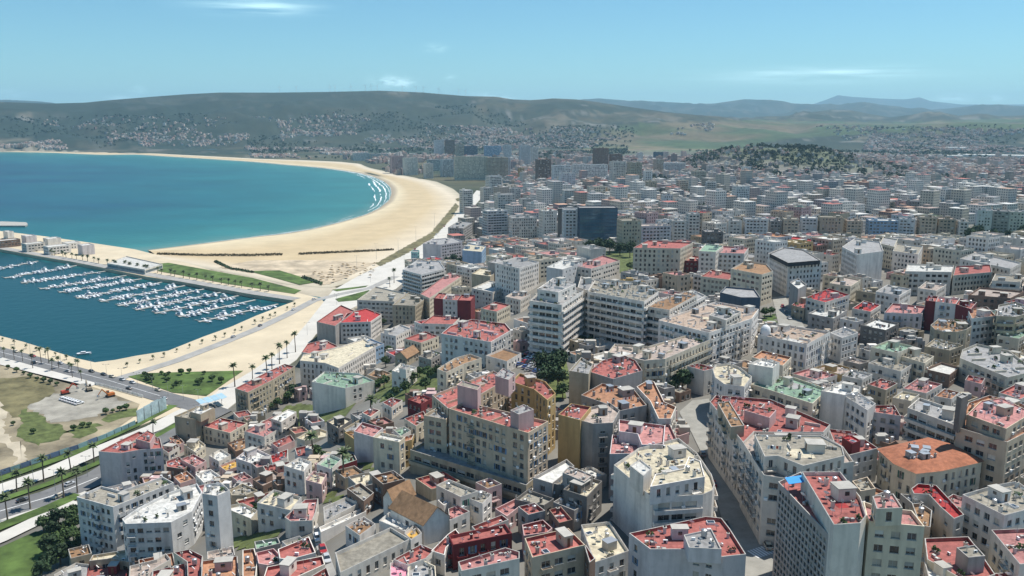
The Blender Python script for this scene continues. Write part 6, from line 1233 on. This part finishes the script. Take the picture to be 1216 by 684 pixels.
def car_kit(c):
    if c in CK: return CK[c]
    m = mat('car_paint_'+c, CARC[c], .3, .04, rnd=.03, spec=.5); b = MB(); prof = [(-2.1, .35), (2.15, .35), (2.17, .62), (1.95, .78), (.95, .92), (-1.9, .95), (-2.12, .75)]
    sec = []
    for y, k in ((-.86, .94), (-.80, 1), (.80, 1), (.86, .94)): sec.append([(x*(k if k < 1 else 1), y, .35+(z-.35)*(k if k < 1 else 1)) for x, z in prof])
    b.ring(sec, m); r = MB(); r.box(-1.35, .25, -.62, .62, 1.42, 1.47, m, .05, .05); g = MB(); g.box(-1.75, 1.0, -.78, .78, .90, 1.42, M_glass, .42, .14)
    CK[c] = [('body', b.mesh('body')), ('roof', r.mesh('roof')), ('window_band', g.mesh('window_band'))]; return CK[c]
RCc = random.Random(3)
def car(x, y, z, ang, where, c=None, s=1.0):
    c = c or RCc.choice(['white', 'white', 'silver', 'black', 'red', 'blue', 'grey', 'beige', 'silver']); e = empty('car', (x, y, z), ang); e.scale = (s, s, s)
    for nm, mm in car_kit(c): link(nm, mm, e)
    for a in (-1.3, 1.35):
        for b in (-.78, .78): link('rim', rim_, link('wheel', wheel, e, (a, b, .32)))
    link('headlight', HL, e); link('tail_light', TL, e); link('headlight', HL, e, (0, -1.2, 0)); link('tail_light', TL, e, (0, -1.23, 0))
    tag(e, None, 'car', 'cars on the streets'); px, py = proj(x, y, z); queue(e, f'{c} car {where}', px, py, 0)
def along(pxs, z, ts, off, where, zoff=0, flip=False, g=False):
    P = [Vector(ground(a, b)[:2] if g else atz(a, b, z)) for a, b in pxs]; L = [0]
    for a, b in zip(P, P[1:]): L.append(L[-1]+(b-a).length)
    for t in ts:
        s = t*L[-1]; i = max(k for k in range(len(P)-1) if L[k] <= s+1e-6); d = (P[i+1]-P[i]).normalized(); p = P[i]+d*(s-L[i])+Vector((-d.y, d.x))*off
        car(p.x, p.y, (Ts(p.x, p.y)+.26) if g else z+.06, math.atan2(d.y, d.x)+(math.pi if flip else 0), where)
along([(-30, 618), (0, 607), (60, 589.5), (118, 566), (186, 524)], 3.24, [.2, .42, .66, .9], 3.2, 'driving on the palm avenue'); along([(-30, 618), (0, 607), (60, 589.5), (118, 566), (186, 524)], 3.24, [.31, .55, .8], -3.4, 'driving on the palm avenue', flip=True)
along([(0, 417.5), (70, 436), (130, 452), (190, 470), (240, 484)], 3.22, [.05, .15, .3, .46, .52, .56, .61, .66, .78], 4.6, 'parked on the waterfront road'); along([(0, 417.5), (70, 436), (130, 452), (190, 470), (240, 484)], 3.22, [.22, .4, .7, .86], -2.6, 'driving on the waterfront road', flip=True)
along([(262, 408), (304, 391), (340, 374), (372, 357), (400, 350)], 3.2, [.1, .3, .62, .85], 1.8, 'on the quay road'); along([(556, 240), (541, 258), (516, 284), (482, 305), (452, 322)], 3.2, [.1, .3, .5, .62, .8], -3, 'on the beach boulevard')
along([(915, 672), (884, 612), (862, 568), (846, 528), (839, 492)], 0, [.08, .16, .22, .3, .37, .5, .56, .63, .7, .78, .9], -1.5, 'parked along the shaded main street', g=True); along([(878, 660), (860, 610), (848, 566), (832, 526)], 0, [.2, .55, .85], 1, 'driving up the main street', g=True)
along([(924, 362), (938, 386)], 0, [.15, .45, .75], 1.5, 'on the pale side street', g=True); along([(500, 552), (560, 570), (612, 588)], 0, [.1, .25, .4, .52, .7, .85], 2, 'parked in the street below the podium', g=True); along([(374, 634), (392, 676)], 0, [.2, .55, .8], 0, 'in the narrow alley', g=True)
c0 = Vector(PARK[0]); c1 = Vector(PARK[1]); c3 = Vector(PARK[3])
for i in range(9):
    for j in range(4):
        if RCc.random() < .25: continue
        p = c0.lerp(c1, (i+.7)/9.6)+(c3-c0)*((j+.6)/4.4); car(p.x, p.y, Ts(p.x, p.y)+.37, math.atan2((c3-c0).y, (c3-c0).x), 'parked on the open car deck')
for i in range(7):
    p = Vector(atz(76, 474.5, 3.25)).lerp(Vector(atz(94, 480, 3.25)), i/6); e_ = (Vector(atz(94, 480, 3.25))-Vector(atz(76, 474.5, 3.25))).normalized(); car(p.x, p.y, 3.27, math.atan2(e_.y, e_.x)+math.pi/2, 'in the row parked on the vacant lot', 'white', 1.15)
def excavator(px, py, col, rz, label):
    m = mat('machine_'+col[0], col[1], .5, .15); x, y = atz(px, py, 3.25); e = empty('excavator', (x, y, 3.25), rz)
    for s in (-1, 1):
        t = MB(); t.ring([[(a, s*1.2-.3, b) for a, b in ((-1.9, .1), (1.9, .1), (2.2, .5), (1.9, .9), (-1.9, .9), (-2.2, .5))], [(a, s*1.2+.3, b) for a, b in ((-1.9, .1), (1.9, .1), (2.2, .5), (1.9, .9), (-1.9, .9), (-2.2, .5))]], M_black); link('track', t.mesh('track'), e)
    b = MB(); b.box(-2.2, 1.5, -1.3, 1.3, 1.0, 2.2, m, .15, .1); link('body', b.mesh('body'), e); c = MB(); c.box(.2, 1.6, -1.25, -.1, 2.2, 3.4, M_glass, .15, .08); c.box(.2, 1.6, -1.27, -.08, 3.4, 3.5, m); link('cab', c.mesh('cab'), e)
    k = MB(); k.tube((1.3, .4, 1.8), (4.2, .4, 5.2), .35, .28, m, 6); k.tube((4.2, .4, 5.2), (6.4, .4, 2.6), .26, .2, m, 6); link('boom', k.mesh('boom'), e); u = MB(); u.box(5.9, 7.0, -.2, 1.0, 1.5, 2.6, M_steel, .2, .05); link('bucket', u.mesh('bucket'), e); tag(e, label, 'excavator')
excavator(78, 468, ('red', (.40, .06, .03)), .8, 'red excavator standing on the vacant lot beside the white car row'); excavator(106, 464, ('grey', (.30, .25, .18)), 2.2, 'dull grey excavator with raised arm on the vacant lot'); excavator(131, 471, ('orange', (.45, .14, .03)), 4, 'rusty orange excavator near the road side of the vacant lot')
# ------------------------------------------------------------------ fences, hoardings, lamps, beach things
M_ho = mat('teal_hoarding', (.20, .33, .36), .7, .25, .2); M_hb = mat('blue_hoarding', (.10, .15, .25), .7, .2, .2); M_hw = mat('printed_hoarding', (.40, .52, .55), .6, .3, .25)
def hoarding(pts, h, mats, label):
    P = resample([atz(*p, 3.2) for p in pts], 4.0); e = empty('hoarding_fence', (P[0].x, P[0].y, 3.2)); 
    for i, (a, b) in enumerate(zip(P, P[1:])):
        d = b-a; L = d.length; mb = MB(); mb.box(.04, L-.04, -.05, .05, 0, h*(1+.04*((i*7) % 3)), mats[(i*i+i//5) % len(mats)]); mb.box(0, .12, -.25, .049, 0, h*.9, M_steel); link('panel', mb.mesh('panel'), e, (a.x-P[0].x, a.y-P[0].y, 0), math.atan2(d.y, d.x))
    tag(e, label, 'fence')
hoarding([(-60, 590), (0, 564.5), (60, 544), (93, 533), (127, 519.5), (161, 504)], 2.1, [M_ho, M_ho, M_hb, M_ho], 'long teal and blue hoarding fence between vacant lot and promenade')
hoarding([(163, 503), (180, 494), (198, 485)], 6.5, [M_hw], 'tall pale printed hoarding near the road junction')
hoarding([(113, 456.5), (140, 463.5), (170, 472)], 1.4, [M_white], 'low white barrier along the edge of the waterfront road')
def lamp(px, py, z, h, label):
    x, y = atz(px, py, z); e = empty('lamp_post', (x, y, z)); mb = MB(); mb.tube((0, 0, -.2), (0, 0, h), .16 if h > 12 else .1, .08 if h > 12 else .05, M_steel, 8); link('pole', mb.mesh('pole'), e); hd = MB(); hd.tube((0, 0, h-.1), (1.4, 0, h+.15), .05, .05, M_steel, 5); hd.box(1.2, 2.0, -.15, .15, h+.05, h+.2, M_dark); hd.tube((0, 0, h-.1), (-1.4, 0, h+.15), .05, .05, M_steel, 5); hd.box(-2.0, -1.2, -.15, .15, h+.05, h+.2, M_dark); link('lamp_head', hd.mesh('lamp_head'), e); tag(e, None, 'lamp post', 'lamp posts'); queue(e, label, px, py, 0)
for px, py in [(424, 324), (447, 308), (473, 301), (494, 286), (516, 268)]: lamp(px, py, 3.1, 17, 'tall lamp mast at the back of the beach')
for i in range(14):
    t = i/13; a = Vector((0, 412)).lerp(Vector((236, 480)), t); lamp(a.x, a.y, 3.2, 8, 'street lamp beside the waterfront road')
for px, py in [(36, 598), (66, 583), (104, 566), (150, 545), (4, 584), (40, 572)]: lamp(px, py, 3.2, 9, 'street lamp beside the palm avenue')
for px, py in [(300, 450), (330, 425), (365, 398), (400, 362), (440, 335), (480, 312), (520, 285), (545, 260)]: lamp(px, py, 3.2, 9, 'street lamp on the beach boulevard')
M_thatch = mat('thatch', (.22, .16, .09), .95, .2); um = MB(); um.ring([[(r*math.cos(i*math.pi/5), r*math.sin(i*math.pi/5), z) for i in range(10)] for r, z in ((1.6, 1.9), (.9, 2.35), (.05, 2.8))], M_thatch); um = um.mesh('canopy'); pm = MB(); pm.tube((0, 0, -.2), (0, 0, 2.6), .06, .05, M_wood, 6); pm = pm.mesh('pole')
for i in range(44):
    px, py = RT.uniform(372, 446), RT.uniform(315, 336)
    if px+py*2.4 > 1232 or px+py*2.4 < 1150: continue
    x, y = atz(px, py, 3.16); e = empty('beach_parasol', (x, y, 3.16)); e.scale = (RT.uniform(.8, 1.2),)*3; link('canopy', um, e); link('pole', pm, e); tag(e, None, 'parasol', 'thatched parasols on the beach'); queue(e, 'thatched parasol on the trampled sand behind the beach', px, py, 0)
def hedge(pts, h, wd, m, label, name='hedge'):
    P = resample([atz(*p, 3.1) for p in pts], 2.0); g = random.Random(2); mb = MB(); o = P[0]
    for a in P:
        for _ in range(14):
            c = Vector((a.x-o.x+g.uniform(-1.2, 1.2), a.y-o.y+g.gauss(0, wd), g.uniform(0, h))); u = Vector((g.gauss(0, 1), g.gauss(0, 1), g.gauss(0, 1))).normalized(); v = u.orthogonal().normalized(); s = g.uniform(.4, .8); mb.poly([c-u*s-v*s, c+u*s-v*s, c+u*s+v*s, c-u*s+v*s], m)
    ob = link(name, mb.mesh(name), None, (o.x, o.y, 3.1)); tag(ob, label, 'hedge')
M_reed = mat('dry_reed', (.12, .095, .05), .9, .3, island=.4)
hedge([(188, 302), (240, 303.5), (300, 303.5), (334, 302.5)], 1.8, .7, M_reed, 'dark reed windbreak on the sand nearer the marina'); hedge([(356, 302), (400, 300), (440, 298.5), (466, 297)], 1.8, .7, M_reed, 'dark reed windbreak on the sand nearer the boulevard'); hedge([(256, 311), (272, 319), (300, 324)], 1.6, 1, M_leaf2, 'low green hedge beside the second mole lawn'); hedge([(360, 330), (382, 338)], 2, 1.5, M_leaf2, 'short dark hedge at the end of the mole lawn')
# blue canopy by the junction
x0, y0 = atz(245, 483, 3.2); e = empty('canopy', (x0, y0, 3.2)); M_cb = mat('pale_blue_glass', (.36, .52, .60), .3, .1, spec=.5)
for i in range(4):
    a = [atz(*p, 7.5) for p in ((232+i*8, 475-i*2.2), (239+i*8, 473-i*2.2), (246+i*8, 478-i*2.2), (239+i*8, 480.5-i*2.2))]; mb = MB(); mb.poly([(p[0]-x0, p[1]-y0, 4.3) for p in a], M_cb); mb.poly([(p[0]-x0, p[1]-y0, 4.24) for p in a][::-1], M_cb); link('roof_panel', mb.mesh('roof_panel'), e)
    p = a[3]; mb = MB(); mb.tube((p[0]-x0, p[1]-y0, 0), (p[0]-x0, p[1]-y0, 4.24), .12, .1, M_steel, 6); link('post', mb.mesh('post'), e); p = a[1]; mb = MB(); mb.tube((p[0]-x0, p[1]-y0, 0), (p[0]-x0, p[1]-y0, 4.24), .12, .1, M_steel, 6); link('post', mb.mesh('post'), e)
tag(e, 'pale blue glass canopy over the road junction corner', 'canopy')
# zebra crossing on the main street
zc_ = empty('zebra_crossing', ground(905, 655)); g0 = Vector(ground(893, 660)[:2]); g1 = Vector(ground(918, 652)[:2]); dd = (g1-g0); nd = Vector((-dd.y, dd.x)).normalized()
zc_['kind'] = 'structure'
for i in range(8):
    p = g0+dd*((i+.5)/8); mb = MB(); s = dd.normalized()*.28; Z = Ts(p.x, p.y)+.29
    mb.poly([(p.x-s.x-nd.x*2-zc_.location.x, p.y-s.y-nd.y*2-zc_.location.y, Z-zc_.location.z), (p.x+s.x-nd.x*2-zc_.location.x, p.y+s.y-nd.y*2-zc_.location.y, Z-zc_.location.z), (p.x+s.x+nd.x*2-zc_.location.x, p.y+s.y+nd.y*2-zc_.location.y, Z-zc_.location.z), (p.x-s.x+nd.x*2-zc_.location.x, p.y-s.y+nd.y*2-zc_.location.y, Z-zc_.location.z)], M_line); link('stripe', mb.mesh('stripe'), zc_)
# wind turbines on the ridge
tw = MB(); tw.tube((0, 0, -2), (0, 0, 36), 1.0, .6, M_white, 8); tw.box(-.8, .8, -1.4, 1.6, 35.4, 37, M_white); tw = tw.mesh('tower'); bl_ = MB(); bl_.ring([[(-.6, 0, 0), (0, .3, 0), (.6, 0, 0), (0, -.3, 0)], [(-1.1, 0, 6), (0, .2, 6), (.5, 0, 6), (0, -.2, 6)], [(-.2, 0, 20), (0, .05, 20), (.1, 0, 20), (0, -.05, 20)]], M_white); bl_ = bl_.mesh('blade')
for i, px in enumerate([332, 352, 392, 398, 417, 434, 441, 448, 478, 494, 503, 521, 545, 553]):
    D_ = 6250; a = math.atan2(ray(px, 110)[0], ray(px, 110)[1]); x, y = D_*math.sin(a), D_*math.cos(a); e = empty('wind_turbine', (x, y, Ts(x, y)), -a); link('tower', tw, e)
    for k in range(3): b = link('blade', bl_, e, (0, -1.8, 36.2)); b.rotation_euler = (0, k*2.0944+i, 0)
    tag(e, None, 'wind turbine', 'turbines on the ridge'); queue(e, 'white wind turbine on the far ridge', px, 108, 0)
# ------------------------------------------------------------------ labels that single each thing out
for b in BREC:
    if b['label']: continue
    x0, y0, x1, y1 = b['bb']; cx_, cy_ = (x0+x1)/2, (y0+y1)/2
    st = NUMW[min(15, b['st'])]
    kind = 'house' if b['name'] == 'house' else 'block'
    rl = relto(cx_, cy_, b['D'], b); bs = f"{st}-storey {WNAME[b['wall']]} {kind}, {RNAME[b['roof']]} roof, {rl}"
    if len(bs.split()) > 13: bs = f"{WNAME[b['wall']]} {kind}, {RNAME[b['roof']]} roof, {rl}"
    if len(bs.split()) > 13: bs = f"{st}-storey {WNAME[b['wall']]} {kind} {rl}"
    queue(b['root'], bs, cx_, cy_, b['D'])
ORD = ['first', 'second', 'third', 'fourth', 'fifth', 'sixth', 'seventh', 'eighth', 'ninth', 'tenth', 'eleventh', 'twelfth']
def flush():
    g = {}
    for q in LABQ: g.setdefault(q[1], []).append(q)
    for base, L in g.items():
        L.sort(key=lambda q: q[2])
        for i, q in enumerate(L):
            lab = base if len(L) == 1 else base+', '+(('leftmost' if i == 0 else 'rightmost' if i == len(L)-1 else (ORD[i] if i < 12 else str(i+1)+'th')+' from left'))
            q[0]['label'] = lab
flush()
# ------------------------------------------------------------------ haze
mb = MB(); mb.box(-29500, 29500, -2500, 34500, -8, 1050, None)
me = bpy.data.meshes.new('haze'); me.from_pydata(mb.v, [], mb.f)
mh = bpy.data.materials.new('haze'); mh.use_nodes = True; t = mh.node_tree
for q in list(t.nodes):
    if q.bl_idname == 'ShaderNodeBsdfPrincipled': t.nodes.remove(q)
pv = t.nodes.new('ShaderNodeVolumePrincipled'); pv.inputs['Color'].default_value = (.48, .80, 1, 1); pv.inputs['Density'].default_value = HAZE; pv.inputs['Anisotropy'].default_value = .1
t.links.new(pv.outputs[0], [q for q in t.nodes if q.bl_idname == 'ShaderNodeOutputMaterial'][0].inputs['Volume'])
me.materials.append(mh); tag(link('haze', me), kind='stuff')
